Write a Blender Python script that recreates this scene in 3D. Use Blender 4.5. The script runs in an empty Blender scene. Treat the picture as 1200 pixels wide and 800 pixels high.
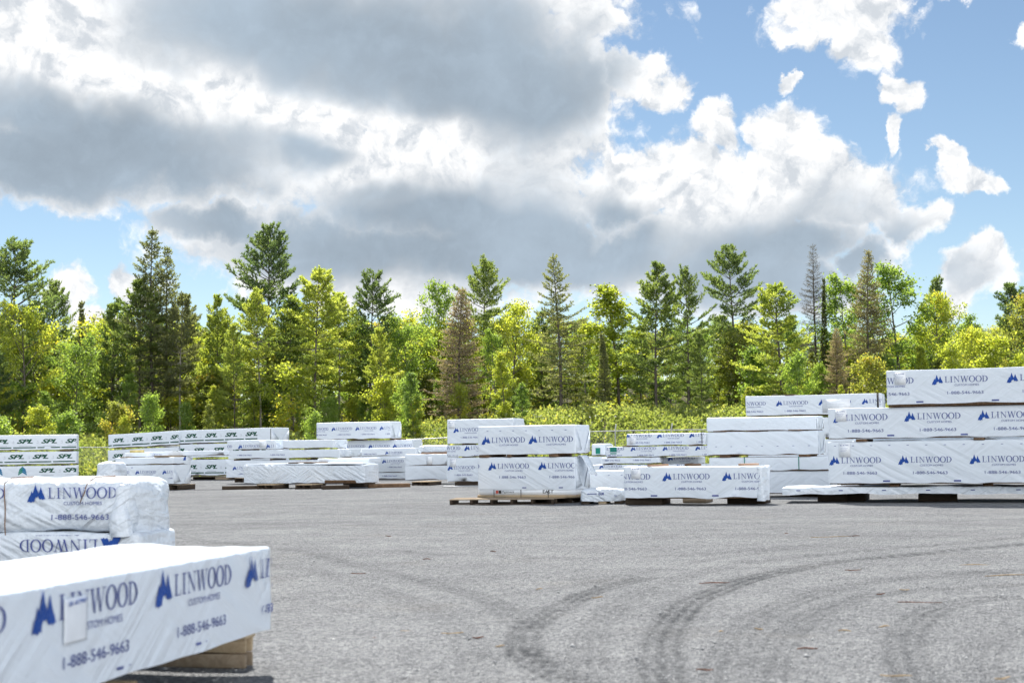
import bpy, bmesh, math, random
import numpy as np
from mathutils import Vector, Matrix
from mathutils.geometry import tessellate_polygon

R = math.radians
scene = bpy.context.scene
COL = scene.collection
rng = np.random.default_rng(7)
random.seed(7)

# ------------------------------------------------------------------ camera
FPX = 1667.0                       # focal length in photograph pixels (50 mm)
EYE = 1.5
PITCH = math.atan(121.0 / FPX)
ROLL = 0.014
cF = Vector((0, math.cos(PITCH), math.sin(PITCH)))
R0 = Vector((1, 0, 0)); U0 = R0.cross(cF)
cR = R0 * math.cos(ROLL) - U0 * math.sin(ROLL)
cU = R0 * math.sin(ROLL) + U0 * math.cos(ROLL)
cam_d = bpy.data.cameras.new('camera')
cam = bpy.data.objects.new('camera', cam_d); COL.objects.link(cam)
m = Matrix.Identity(4)
for i, v in enumerate((cR, cU, -cF)):
    for k in range(3): m[k][i] = v[k]
m.translation = (0, 0, EYE)
cam.matrix_world = m
cam_d.sensor_width = 36; cam_d.lens = FPX / 1200 * 36
cam_d.clip_start = 0.1; cam_d.clip_end = 3000
cam_d.dof.use_dof = True; cam_d.dof.focus_distance = 42; cam_d.dof.aperture_fstop = 2.6
scene.camera = cam

def ray(x, y):
    return (cR * ((x - 600) / FPX) + cU * ((400 - y) / FPX) + cF)
def P(x, y, Y):
    d = ray(x, y); return Vector((0, 0, EYE)) + d * (Y / d.y)
def G(x, y):
    d = ray(x, y); return Vector((0, 0, EYE)) + d * (-EYE / d.z)
def to_px(p):
    v = Vector(p) - Vector((0, 0, EYE)); z = v.dot(cF)
    return 600 + FPX * v.dot(cR) / z, 400 - FPX * v.dot(cU) / z

# ------------------------------------------------------------------ light
SUN_EL, SUN_AZ = 52.0, -12.0       # azimuth from +Y, negative = to the left
sd = Vector((math.sin(R(SUN_AZ)) * math.cos(R(SUN_EL)), math.cos(R(SUN_AZ)) * math.cos(R(SUN_EL)), math.sin(R(SUN_EL))))
sl = bpy.data.lights.new('sun', 'SUN'); sl.energy = 3.6; sl.angle = R(0.5); sl.color = (1, .96, .89)
so = bpy.data.objects.new('sun', sl); COL.objects.link(so)
so.rotation_euler = sd.to_track_quat('Z', 'Y').to_euler()
vs = scene.view_settings
vs.view_transform = 'Standard'; vs.look = 'None'; vs.gamma = 1; vs.use_curve_mapping = False
vs.exposure = 1.28
scene.cycles.max_bounces = 8
scene.cycles.transparent_max_bounces = 8

world = bpy.data.worlds.new('World'); scene.world = world; world.use_nodes = True
WT = world.node_tree; WT.nodes.clear()

class S:                                   # tiny expression helper over shader nodes
    def __init__(s, t, sock): s.t, s.k = t, sock
    def _m(s, op, *o):
        n = s.t.nodes.new('ShaderNodeMath'); n.operation = op
        for i, a in enumerate((s,) + o):
            if isinstance(a, S): s.t.links.new(a.k, n.inputs[i])
            else: n.inputs[i].default_value = a
        return S(s.t, n.outputs[0])
    def __add__(s, o): return s._m('ADD', o)
    __radd__ = __add__
    def __mul__(s, o): return s._m('MULTIPLY', o)
    __rmul__ = __mul__
    def __sub__(s, o): return s._m('SUBTRACT', o)
    def sstep(s, a, b):
        n = s.t.nodes.new('ShaderNodeMapRange'); n.interpolation_type = 'SMOOTHSTEP'
        s.t.links.new(s.k, n.inputs[0]); n.inputs[1].default_value = a; n.inputs[2].default_value = b
        return S(s.t, n.outputs[0])
    def v(s, op, o, scale=None):
        n = s.t.nodes.new('ShaderNodeVectorMath'); n.operation = op
        s.t.links.new(s.k, n.inputs[0])
        if isinstance(o, S): s.t.links.new(o.k, n.inputs[1])
        elif o is not None: n.inputs[1].default_value = o
        if scale is not None: n.inputs['Scale'].default_value = scale
        return S(s.t, n.outputs['Value'] if op in ('DOT_PRODUCT', 'LENGTH') else n.outputs[0])
def noise(t, vec, scale, detail=4, rough=.55, dist=0, color=False, dim='3D'):
    n = t.nodes.new('ShaderNodeTexNoise'); n.noise_dimensions = dim
    n.inputs['Scale'].default_value = scale; n.inputs['Detail'].default_value = detail
    n.inputs['Roughness'].default_value = rough; n.inputs['Distortion'].default_value = dist
    if vec is not None: t.links.new(vec.k, n.inputs['Vector'])
    return S(t, n.outputs['Color' if color else 'Fac'])
def voronoi(t, vec, scale, feature='F1', out='Distance', rnd=1, detail=0, dim='3D'):
    n = t.nodes.new('ShaderNodeTexVoronoi'); n.feature = feature; n.voronoi_dimensions = dim
    n.inputs['Scale'].default_value = scale; n.inputs['Randomness'].default_value = rnd
    n.inputs['Detail'].default_value = detail
    if vec is not None: t.links.new(vec.k, n.inputs['Vector'])
    return S(t, n.outputs[out])
def mixc(t, fac, a, b, blend='MIX'):
    n = t.nodes.new('ShaderNodeMix'); n.data_type = 'RGBA'; n.blend_type = blend
    for k, x in ((0, fac), (6, a), (7, b)):
        if isinstance(x, S): t.links.new(x.k, n.inputs[k])
        elif k == 0: n.inputs[0].default_value = x
        else: n.inputs[k].default_value = (*x, 1) if len(x) == 3 else x
    return S(t, n.outputs[2])

SKY_STRENGTH = 0.054
def px_angles(x, y):
    d = ray(x, y).normalized()
    return math.degrees(math.atan2(d.x, d.y)), math.degrees(math.asin(d.z))
def build_world():
    t = WT
    tc = t.nodes.new('ShaderNodeTexCoord')
    d = S(t, tc.outputs['Generated'])
    sp = t.nodes.new('ShaderNodeSeparateXYZ'); t.links.new(d.k, sp.inputs[0])
    dx, dy, dz = (S(t, sp.outputs[i]) for i in range(3))
    az = dx._m('ARCTAN2', dy) * 57.2958
    el = dz._m('ARCSINE') * 57.2958
    cb = t.nodes.new('ShaderNodeCombineXYZ'); t.links.new(az.k, cb.inputs[0]); t.links.new(el.k, cb.inputs[1])
    q = S(t, cb.outputs[0])
    # domain warps, big to small
    def warp(q, scale, amp, detail, rough=.55, seed=0.0):
        o = q.v('ADD', (seed, seed * .7, seed * 1.3))
        n = noise(t, o, scale, detail, rough, color=True, dim='2D')
        return q.v('ADD', n.v('SUBTRACT', (.5, .5, .5)).v('MULTIPLY', (amp, amp * .8, 0)))
    q1 = warp(q, .24, 3.6, 7, .6)
    qg = warp(q, .20, 3.4, 4, .52, 31.0)
    def field(q, blobs, mx=False):
        tot = None
        for (x, y, rx, ry, w) in blobs:
            a, e = px_angles(x, y)
            v = q.v('SUBTRACT', (a, e, 0)).v('MULTIPLY', (29.1 / rx, 29.1 / ry, 0))
            g = v.v('DOT_PRODUCT', v)
            n = t.nodes.new('ShaderNodeMath'); n.operation = 'POWER'; n.inputs[0].default_value = .3679
            t.links.new(g.k, n.inputs[1])
            g = S(t, n.outputs[0]) * w
            tot = g if tot is None else (tot._m('MAXIMUM', g) if mx else tot + g)
        return tot
    cover = [(150, 40, 480, 190, 1.2), (470, 40, 290, 190, 1.2), (560, 110, 190, 150, 1.2), (220, 165, 360, 100, 1.1), (520, 215, 260, 110, 1.1),
             (60, 190, 220, 70, 1.1), (430, 300, 260, 70, 1.1), (590, 290, 190, 80, 1.1), (660, 100, 85, 100, 1.1),
             (735, 88, 60, 34, 1), (780, 108, 45, 24, 1), (690, 20, 45, 60, 1), (480, 345, 200, 44, 1), (250, 262, 110, 38, 1), (68, 345, 36, 32, 1.1), (150, 338, 26, 28, 1.1), (105, 378, 44, 18, 1),
             (845, 150, 38, 44, 1.1), (922, 162, 46, 46, 1.1), (790, 205, 75, 50, 1.1), (720, 225, 100, 60, 1.1), (890, 225, 150, 56, 1.2),
             (1010, 225, 76, 46, 1.1), (1060, 254, 52, 26, 1.1), (1020, 300, 48, 40, 1), (860, 285, 190, 70, 1.2), (720, 305, 130, 60, 1.1), (890, 340, 170, 55, 1.1),
             (985, 8, 92, 40, 1.1), (1015, 55, 46, 40, 1.1), (945, 40, 34, 26, .8), (1058, 112, 22, 34, 1.05), (1046, 160, 13, 20, 1), (926, 96, 11, 10, 1),
             (1145, 210, 52, 18, 1.1), (1112, 184, 15, 28, 1.05), (1150, 315, 38, 42, 1.2), (1128, 348, 34, 28, 1), (1192, 45, 20, 15, 1), (1130, -6, 40, 13, 1)]
    grey = [(560, 60, 170, 85, 1.0), (400, 40, 160, 62, .9), (250, 25, 150, 60, .75), (640, 130, 95, 60, 1.0), (520, 120, 140, 40, .7),
            (90, 150, 160, 62, 1.15), (200, 205, 160, 55, 1.05), (30, 200, 110, 50, .9), (330, 245, 70, 34, .8), (480, 283, 180, 46, 1.8),
            (450, 225, 50, 26, .9), (590, 275, 90, 48, 1.4), (300, 285, 100, 40, .8), (375, 175, 35, 15, .9), (728, 265, 36, 36, 1.3),
            (840, 162, 26, 26, .45), (930, 278, 120, 36, .9), (890, 322, 180, 46, 1.2), (1010, 320, 70, 40, .7), (640, 305, 50, 36, .6),
            (985, 220, 40, 26, .5), (1150, 340, 30, 18, .3), (700, 290, 36, 24, .5),
            (150, 96, 110, 22, -.6), (310, 132, 130, 22, -.7), (390, 212, 80, 22, -.6), (430, 245, 60, 18, -.4), (775, 100, 60, 40, -.5), (440, 152, 110, 24, -.6), (50, 50, 80, 40, -.6)]
    C = field(q1, cover, True)
    back = dy.sstep(.30, -.35)  # unseen bright clouds added behind the camera to fill the shaded pack faces
    fb = noise(t, q1, .60, 9, .62, dim='2D')
    fb_up = noise(t, q1.v('ADD', (-.12, .5, 0)), .60, 4, .55, dim='2D')
    mid = noise(t, q.v('ADD', (7, 3, 0)), .17, 6, .52, dim='2D')
    bil = voronoi(t, warp(q, 1.1, 1.1, 3, .6, 11.0), .70, 'F1', detail=2, dim='2D')
    dens = C + (fb - .5) * .85 - bil * .20 + .10 + back * (noise(t, d, 1.6, 4, .55) * 2.2 - .55)
    alpha = dens.sstep(.34, .66)
    Gf = field(qg, grey) * 1.1 + (mid - .5) * 1.3 + (fb - .5) * .40
    thick = (C + (mid - .5) * .3 + (fb - .5) * .25).sstep(.42, .92)
    shade = (Gf * .62 + .02)._m('MAXIMUM', 0)
    shade = (shade * -1.15)._m('EXPONENT') * -1.0 + 1.0
    shade = shade.sstep(.0, .72) * thick
    relief = ((fb - fb_up) * .75 - (bil - .36) * .16)._m('MAXIMUM', -.22)._m('MINIMUM', .14)
    soft = shade * -.80 + 1.0
    bright = relief * soft + (back * 1.5 + 1.0) + (mid - .5) * shade * .55 + (fb - .5) * shade * .18
    white = mixc(t, shade, (.99, .995, 1.0), (.37, .45, .535))
    white = mixc(t, (relief * soft).sstep(.0, -.26) * .55, white, (.60, .70, .82))
    vm = t.nodes.new('ShaderNodeVectorMath'); vm.operation = 'SCALE'
    t.links.new(white.k, vm.inputs[0]); t.links.new(bright.k, vm.inputs['Scale'])
    cloud = S(t, vm.outputs[0])
    sky = t.nodes.new('ShaderNodeTexSky'); sky.sky_type = 'NISHITA'; sky.sun_disc = False
    sky.sun_elevation = R(SUN_EL); sky.sun_rotation = R(SUN_AZ)
    sky.air_density = 1.0; sky.dust_density = 0.0; sky.ozone_density = 2.0; sky.altitude = 1500
    bg1 = t.nodes.new('ShaderNodeBackground'); bg1.inputs[1].default_value = SKY_STRENGTH
    t.links.new(mixc(t, 1.0, S(t, sky.outputs[0]), (1.0, .95, .86), 'MULTIPLY').k, bg1.inputs[0])
    bg2 = t.nodes.new('ShaderNodeBackground'); bg2.inputs[1].default_value = .45
    t.links.new(cloud.k, bg2.inputs[0])
    mx = t.nodes.new('ShaderNodeMixShader')
    t.links.new(alpha.k, mx.inputs[0]); t.links.new(bg1.outputs[0], mx.inputs[1]); t.links.new(bg2.outputs[0], mx.inputs[2])
    out = t.nodes.new('ShaderNodeOutputWorld'); t.links.new(mx.outputs[0], out.inputs[0])
build_world()
world.cycles.sampling_method = 'MANUAL'; world.cycles.sample_map_resolution = 256

# ------------------------------------------------------------------ object helpers
def tag(o, label=None, cat=None, group=None, kind=None):
    if label: o['label'] = label
    if cat: o['category'] = cat
    if group: o['group'] = group
    if kind: o['kind'] = kind
    return o
def empty(name, loc=(0, 0, 0), rz=0, ry=0):
    o = bpy.data.objects.new(name, None); COL.objects.link(o)
    o.location = loc; o.rotation_euler = (0, ry, rz); o.empty_display_size = .3
    return o
def link(name, me, parent=None, mats=()):
    o = bpy.data.objects.new(name, me); COL.objects.link(o)
    for mm in mats: me.materials.append(mm)
    if parent: o.parent = parent
    return o
class MB:                                   # mesh collector (numpy)
    def __init__(s): s.v = []; s.f = []; s.mi = []; s.n = 0; s.tone = []
    def add(s, verts, faces, mat=0, tone=None):
        verts = np.asarray(verts, dtype=np.float32).reshape(-1, 3)
        faces = [tuple(f) for f in faces] if not isinstance(faces, np.ndarray) else faces
        s.v.append(verts)
        if isinstance(faces, np.ndarray):
            s.f.append(faces + s.n); s.mi.append(np.full(len(faces), mat, np.int32))
            s.tone.append(np.full(len(faces), .5, np.float32) if tone is None else np.asarray(tone, np.float32))
        else:
            by = {}
            for f in faces: by.setdefault(len(f), []).append(f)
            for k, fl in by.items():
                s.f.append(np.array(fl, np.int32) + s.n); s.mi.append(np.full(len(fl), mat, np.int32)); s.tone.append(np.full(len(fl), .5, np.float32))
        s.n += len(verts)
    def box(s, x0, y0, z0, x1, y1, z1, mat=0):
        v = [(x, y, z) for z in (z0, z1) for y in (y0, y1) for x in (x0, x1)]
        s.add(v, [(0, 2, 3, 1), (4, 5, 7, 6), (0, 1, 5, 4), (2, 6, 7, 3), (0, 4, 6, 2), (1, 3, 7, 5)], mat)
    def bbox(s, x0, y0, z0, x1, y1, z1, b=.006, mat=0, jit=0):      # bevelled box
        bm = bmesh.new(); bmesh.ops.create_cube(bm, size=1)
        for v in bm.verts:
            v.co = Vector(((x0 + x1) / 2 + v.co.x * (x1 - x0), (y0 + y1) / 2 + v.co.y * (y1 - y0), (z0 + z1) / 2 + v.co.z * (z1 - z0)))
            if jit: v.co += Vector((random.uniform(-jit, jit), random.uniform(-jit, jit), random.uniform(-jit, jit)))
        bmesh.ops.bevel(bm, geom=list(bm.edges), offset=b, segments=1, affect='EDGES')
        bm.verts.index_update()
        s.add([v.co[:] for v in bm.verts], [[v.index for v in f.verts] for f in bm.faces], mat); bm.free()
    def tube(s, pts, rad, seg=5, mat=0, cap=True):
        pts = [Vector(p) for p in pts]; vs_, fs = [], []
        for i, p in enumerate(pts):
            d = (pts[min(i + 1, len(pts) - 1)] - pts[max(i - 1, 0)]).normalized()
            a = d.orthogonal().normalized() if abs(d.z) < .9 else Vector((1, 0, 0)).cross(d).normalized()
            b = d.cross(a); r = rad[i] if hasattr(rad, '__len__') else rad
            for k in range(seg):
                w = 2 * math.pi * k / seg; vs_.append(p + a * (r * math.cos(w)) + b * (r * math.sin(w)))
        for i in range(len(pts) - 1):
            for k in range(seg):
                k2 = (k + 1) % seg; fs.append((i * seg + k, i * seg + k2, (i + 1) * seg + k2, (i + 1) * seg + k))
        if cap: fs.append(tuple(range((len(pts) - 1) * seg, len(pts) * seg))); fs.append(tuple(reversed(range(seg))))
        s.add([v[:] for v in vs_], fs, mat)
    def mesh(s, name, smooth=False, tone=False):
        me = bpy.data.meshes.new(name)
        V = np.concatenate(s.v); me.vertices.add(len(V)); me.vertices.foreach_set('co', V.ravel())
        ln = np.concatenate([np.full(len(f), f.shape[1], np.int32) for f in s.f])
        lv = np.concatenate([f.ravel() for f in s.f]).astype(np.int32)
        me.loops.add(len(lv)); me.loops.foreach_set('vertex_index', lv)
        me.polygons.add(len(ln)); st = np.concatenate([[0], np.cumsum(ln)[:-1]]).astype(np.int32)
        me.polygons.foreach_set('loop_start', st); me.polygons.foreach_set('loop_total', ln)
        me.polygons.foreach_set('material_index', np.concatenate(s.mi))
        if smooth: me.polygons.foreach_set('use_smooth', np.ones(len(ln), bool))
        me.update(calc_edges=True)
        if tone:
            a = me.attributes.new('tone', 'FLOAT', 'FACE'); a.data.foreach_set('value', np.concatenate(s.tone))
        me.validate()
        return me
    def build(s, name, mats, parent=None, smooth=False):
        return link(name, s.mesh(name, smooth), parent, mats if isinstance(mats, (list, tuple)) else [mats])

# ------------------------------------------------------------------ materials
def newmat(name):
    m = bpy.data.materials.new(name); m.use_nodes = True
    t = m.node_tree; b = t.nodes['Principled BSDF']; return m, t, b
def objco(t):
    n = t.nodes.new('ShaderNodeTexCoord'); return S(t, n.outputs['Object'])
def setc(t, b, c):
    if isinstance(c, S): t.links.new(c.k, b.inputs['Base Color'])
    else: b.inputs['Base Color'].default_value = (*c, 1)
def bump(t, b, h, strength=.3, dist=.02):
    n = t.nodes.new('ShaderNodeBump'); n.inputs['Strength'].default_value = strength; n.inputs['Distance'].default_value = dist
    t.links.new(h.k, n.inputs['Height']); t.links.new(n.outputs[0], b.inputs['Normal'])

def mat_wrap(name, base=(.735, .79, .855), wr=1.0, scale=1.0, dirt=.5, gloss=.42, rough=1.0):
    m, t, b = newmat(name); c = objco(t)
    oi = t.nodes.new('ShaderNodeObjectInfo'); rnd = S(t, oi.outputs['Random'])
    cb = t.nodes.new('ShaderNodeCombineXYZ'); t.links.new((rnd * 37).k, cb.inputs[0]); t.links.new((rnd * 91).k, cb.inputs[2])
    c2 = c.v('ADD', S(t, cb.outputs[0]))
    # tension creases: ridged noise stretched on the diagonal
    def folds(rot, sc, seed):
        mr = t.nodes.new('ShaderNodeMapping'); mr.inputs['Rotation'].default_value = (0, R(rot), 0); t.links.new(c2.k, mr.inputs[0])
        mp = t.nodes.new('ShaderNodeMapping'); mp.inputs['Scale'].default_value = sc; mp.inputs['Location'].default_value = (seed, seed, seed)
        t.links.new(mr.outputs[0], mp.inputs[0]); return noise(t, S(t, mp.outputs[0]), 1.0, 2, .45, .25)
    mask = noise(t, c2, .8 * scale, 2).sstep(.40, .62)
    f1 = folds(36, (.7 * scale, 1.5 * scale, 7.5 * scale), 0); f2 = folds(-28, (.7 * scale, 1.5 * scale, 6.5 * scale), 4); f3 = folds(4, (.45 * scale, 1.2 * scale, 5 * scale), 9)
    h = f1 * mask * 1.5 + f2 * (mask * -1 + 1) * 1.5 + f3 * .22 + noise(t, c2, 9 * scale, 2, .4) * .16 * rough
    bump(t, b, h, .50 * wr, .05)
    d1 = noise(t, c2, 2.2, 6, .65).sstep(.5, .8)
    col = mixc(t, d1 * (.22 * dirt), base, (.42, .42, .40))
    setc(t, b, col); b.inputs['Roughness'].default_value = gloss
    b.inputs['Specular IOR Level'].default_value = .4
    return m
def mat_plain(name, col, rough=.6, var=.25, vscale=6, spec=.3):
    m, t, b = newmat(name); c = objco(t)
    n = noise(t, c, vscale, 5, .6).sstep(.3, .7)
    setc(t, b, mixc(t, n, [x * (1 - var) for x in col], [min(1, x * (1 + var)) for x in col]))
    b.inputs['Roughness'].default_value = rough; b.inputs['Specular IOR Level'].default_value = spec
    return m
def mat_wood(name, c1, c2, axis=0):
    m, t, b = newmat(name); c = objco(t)
    oi = t.nodes.new('ShaderNodeObjectInfo'); rnd = S(t, oi.outputs['Random'])
    mp = t.nodes.new('ShaderNodeMapping'); sc = [16, 16, 16]; sc[axis] = 1.2; mp.inputs['Scale'].default_value = sc
    t.links.new(c.k, mp.inputs[0])
    g = noise(t, S(t, mp.outputs[0]), 1.0, 6, .65, .8)
    k = mixc(t, g.sstep(.3, .7), c1, c2)
    st = noise(t, c, 2.0, 4, .6).sstep(.5, .75)
    k = mixc(t, st * .5, k, [x * .45 for x in c1])
    k = mixc(t, rnd * .45, k, [x * .6 for x in c1])
    setc(t, b, k); b.inputs['Roughness'].default_value = .85; b.inputs['Specular IOR Level'].default_value = .15
    bump(t, b, g, .4, .004)
    return m
M = {}
M['wrap'] = mat_wrap('white_wrap')
M['wrap_fine'] = mat_wrap('white_wrap_near', base=(.73, .79, .865), wr=1.0, scale=1.5, dirt=.3, gloss=.30, rough=.35)
M['wrap_loose'] = mat_wrap('loose_wrap', wr=2.2, scale=1.5, rough=2.5, dirt=1.8, gloss=.3)
M['blue'] = mat_plain('blue_ink', (.012, .07, .34), .45, .12)
M['navy'] = mat_plain('pale_blue_ink', (.075, .10, .30), .5, .2)
M['green'] = mat_plain('green_ink', (.006, .075, .045), .5, .15)
M['faint'] = mat_plain('grey_ink', (.42, .45, .50), .5, .1)
M['teal'] = mat_plain('teal_ink', (.01, .22, .16), .5, .15)
M['cyan'] = mat_plain('cyan_ink', (.01, .18, .36), .5, .15)
M['red'] = mat_plain('red_ink', (.45, .07, .04), .5, .1)
M['black'] = mat_plain('black_ink', (.03, .03, .03), .6, .1)
INKS = ['blue', 'navy', 'green', 'faint', 'teal', 'cyan', 'red', 'black']
M['paper'] = mat_plain('paper', (.86, .89, .93), .35, .03, 8, .5)
M['lumber'] = mat_wood('sawn_lumber', (.42, .27, .14), (.56, .40, .24))
M['pallet'] = mat_wood('weathered_pallet', (.26, .20, .14), (.42, .34, .25))
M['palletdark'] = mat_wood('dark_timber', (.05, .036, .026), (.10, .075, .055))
M['pallet_new'] = mat_wood('fresh_pallet', (.44, .33, .21), (.60, .48, .33))
M['stick'] = mat_wood('spacer_wood', (.10, .06, .035), (.24, .15, .09), 1)
M['stick_new'] = mat_wood('pale_stick', (.40, .24, .16), (.55, .38, .27), 1)
M['strap'] = mat_plain('strapping', (.05, .045, .045), .5, .1)
M['rope'] = mat_plain('brown_cord', (.22, .11, .05), .7, .2)
M['steel'] = mat_plain('galvanised_steel', (.42, .43, .44), .4, .08, 3, .6)
WRAPM = [M['wrap']] + [M[k] for k in INKS]

# ------------------------------------------------------------------ printed stamps (flat triangles)
def poly_tris(pts):
    return [tuple(pts[i] for i in tri) for tri in tessellate_polygon([[Vector((x, y, 0)) for x, y in pts]])]
def quad(a, b, c, d): return [(a, b, c), (a, c, d)]
def rect(x0, y0, x1, y1): return quad((x0, y0), (x1, y0), (x1, y1), (x0, y1))
def ring(cx, cy, rx, ry, ix, iy, a0=0, a1=360, n=20):
    o = []
    for k in range(n):
        t0, t1 = R(a0 + (a1 - a0) * k / n), R(a0 + (a1 - a0) * (k + 1) / n)
        p = lambda t, x, y: (cx + x * math.cos(t), cy + y * math.sin(t))
        o += quad(p(t0, ix, iy), p(t0, rx, ry), p(t1, rx, ry), p(t1, ix, iy))
    return o
def stroke(x0, y0, x1, y1, w):              # slanted stroke with horizontal ends
    return quad((x0 - w / 2, y0), (x0 + w / 2, y0), (x1 + w / 2, y1), (x1 - w / 2, y1))
SE = .045                                   # serif thickness
def letter(ch):
    T, t, s = .135, .045, .10
    if ch == 'L':
        return rect(.12, SE, .12 + T, 1 - SE) + rect(.0, 1 - SE, .39, 1) + rect(0, 0, .66, SE) + quad((.60, SE), (.66, SE), (.70, .27), (.67, .27)), .86
    if ch == 'I':
        return rect(.12, SE, .12 + T, 1 - SE) + rect(0, 1 - SE, .39, 1) + rect(0, 0, .39, SE), .56
    if ch == 'N':
        return (rect(.14, SE, .14 + t, .90) + rect(.80, .10, .80 + t, 1 - SE) + quad((.14, .90), (.80, .0), (.85, .10), (.22, 1.0)) +
                rect(0, 1 - SE, .20, 1) + rect(.03, 0, .32, SE) + rect(.68, 1 - SE, .97, 1)), 1.05
    if ch == 'W':
        return (stroke(.42, 0, .18, 1 - SE, T) + stroke(.42, .12, .66, .92, t + .01) + stroke(.94, 0, .68, 1 - SE, T) + stroke(.94, .12, 1.20, 1 - SE, t + .01) +
                rect(.0, 1 - SE, .34, 1) + rect(.54, 1 - SE, .82, 1) + rect(1.08, 1 - SE, 1.34, 1)), 1.38
    if ch == 'O':
        return ring(.5, .5, .49, .53, .33, .47, n=26), 1.04
    if ch == 'D':
        return (rect(.12, SE, .12 + T, 1 - SE) + ring(.30, .5, .60, .5, .43, .455, -90, 90, 16) + rect(0, 1 - SE, .30, 1) + rect(0, 0, .30, SE)), .98
def word(w, h, x, y, sx=1.0):
    out = []
    for ch in w:
        tr, adv = letter(ch)
        out += [tuple((x + px * h * sx, y + py * h) for px, py in tri) for tri in tr]; x += adv * h * sx
    return out, x
def font(body, x0, x1, y0, h, shear=0, bold=0.0):
    cu = bpy.data.curves.new('t', 'FONT'); cu.body = body; cu.size = 1; cu.shear = shear; cu.offset = bold; cu.resolution_u = 3
    o = bpy.data.objects.new('t', cu); COL.objects.link(o); bpy.context.view_layer.update()
    me = bpy.data.meshes.new_from_object(o.evaluated_get(bpy.context.evaluated_depsgraph_get()))
    me.calc_loop_triangles(); V = [v.co[:2] for v in me.vertices]
    xs = [v[0] for v in V]; ys = [v[1] for v in V]
    fx = lambda p: (x0 + (p[0] - min(xs)) / (max(xs) - min(xs)) * (x1 - x0), y0 + (p[1] - min(ys)) / (max(ys) - min(ys)) * h)
    tr = [tuple(fx(V[i]) for i in l.vertices) for l in me.loop_triangles]
    bpy.data.objects.remove(o); bpy.data.curves.remove(cu); bpy.data.meshes.remove(me)
    return tr
trees_logo = poly_tris([(0, 0), (.10, .30), (.16, .36), (.25, .62), (.30, .50), (.34, .56), (.49, 1.0), (.56, .72), (.62, .60), (.67, .48), (.71, .56), (.81, .86),
                        (.90, .55), (.97, .42), (1.08, .16), (.99, .18), (.93, .12), (.85, .19), (.76, .14), (.69, .21), (.64, .33), (.57, .26), (.50, .28), (.44, .16), (.42, .01), (.33, .04), (.24, -.03), (.12, .03)])
lw, xe = word('LINWOOD', .60, 1.24, .20, 1.0)
k = (5.34 - 1.24) / (xe - 1.24)
lw = [tuple((1.24 + (x - 1.24) * k, y) for x, y in tr) for tr in lw]
cust = font('CUSTOM HOMES', 2.15, 4.45, -.17, .19)
phone = font('1-888-546-9663', 1.45, 4.85, -.98, .30)
STAMP_LIN = [('blue', trees_logo), ('navy', lw), ('navy', cust), ('navy', phone)]
STAMP_LIN_NOPH = STAMP_LIN[:3]
STAMP_PH = [('navy', phone)]
spl = font('SPL', 0, 3.45, 0, 1.0, .38, .03)
splm = quad((3.55, .05), (4.1, .05), (4.06, .12), (3.66, .12)) + quad((4.1, .05), (3.98, .75), (3.93, .70), (4.03, .12)) + quad((3.98, .75), (3.72, .45), (3.76, .40), (3.93, .62))
STAMP_SPL = [('green', spl), ('green', [tuple((x + .075, y) for x, y in tr) for tr in spl]), ('faint', [tuple((x + .62, y * .9) for x, y in tr) for tr in splm]), ('faint', rect(.5, -.62, 3.2, -.52))]
it = []
chev = lambda y, w: (quad((0, y + .42), (-w, y), (-w, y - .20), (0, y + .16)), quad((0, y + .42), (w, y), (w, y - .20), (0, y + .16)))
L1 = []; L2 = []
for y, w in ((.62, .42), (.34, .50), (.06, .55)):
    a, b_ = chev(y, w); L1 += a; L2 += b_
STAMP_INT = [('teal', L1), ('cyan', L2), ('navy', font('INTERFOR', -1.15, 1.15, -.62, .26))]
STAMP_MARK = [('navy', rect(-.16, -.035, .16, .035))]
STAMP_TAGT = font('B-4790', 0, 1, 0, .2)

def clip(tri, lo, hi, ax):
    def cut(poly, f):
        out = []
        for i in range(len(poly)):
            a, b = poly[i], poly[(i + 1) % len(poly)]; fa, fb = f(a), f(b)
            if fa >= 0: out.append(a)
            if (fa >= 0) != (fb >= 0):
                s_ = fa / (fa - fb); out.append((a[0] + (b[0] - a[0]) * s_, a[1] + (b[1] - a[1]) * s_))
        return out
    p = cut(list(tri), lambda q: q[ax] - lo)
    return cut(p, lambda q: hi - q[ax]) if p else p

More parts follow.
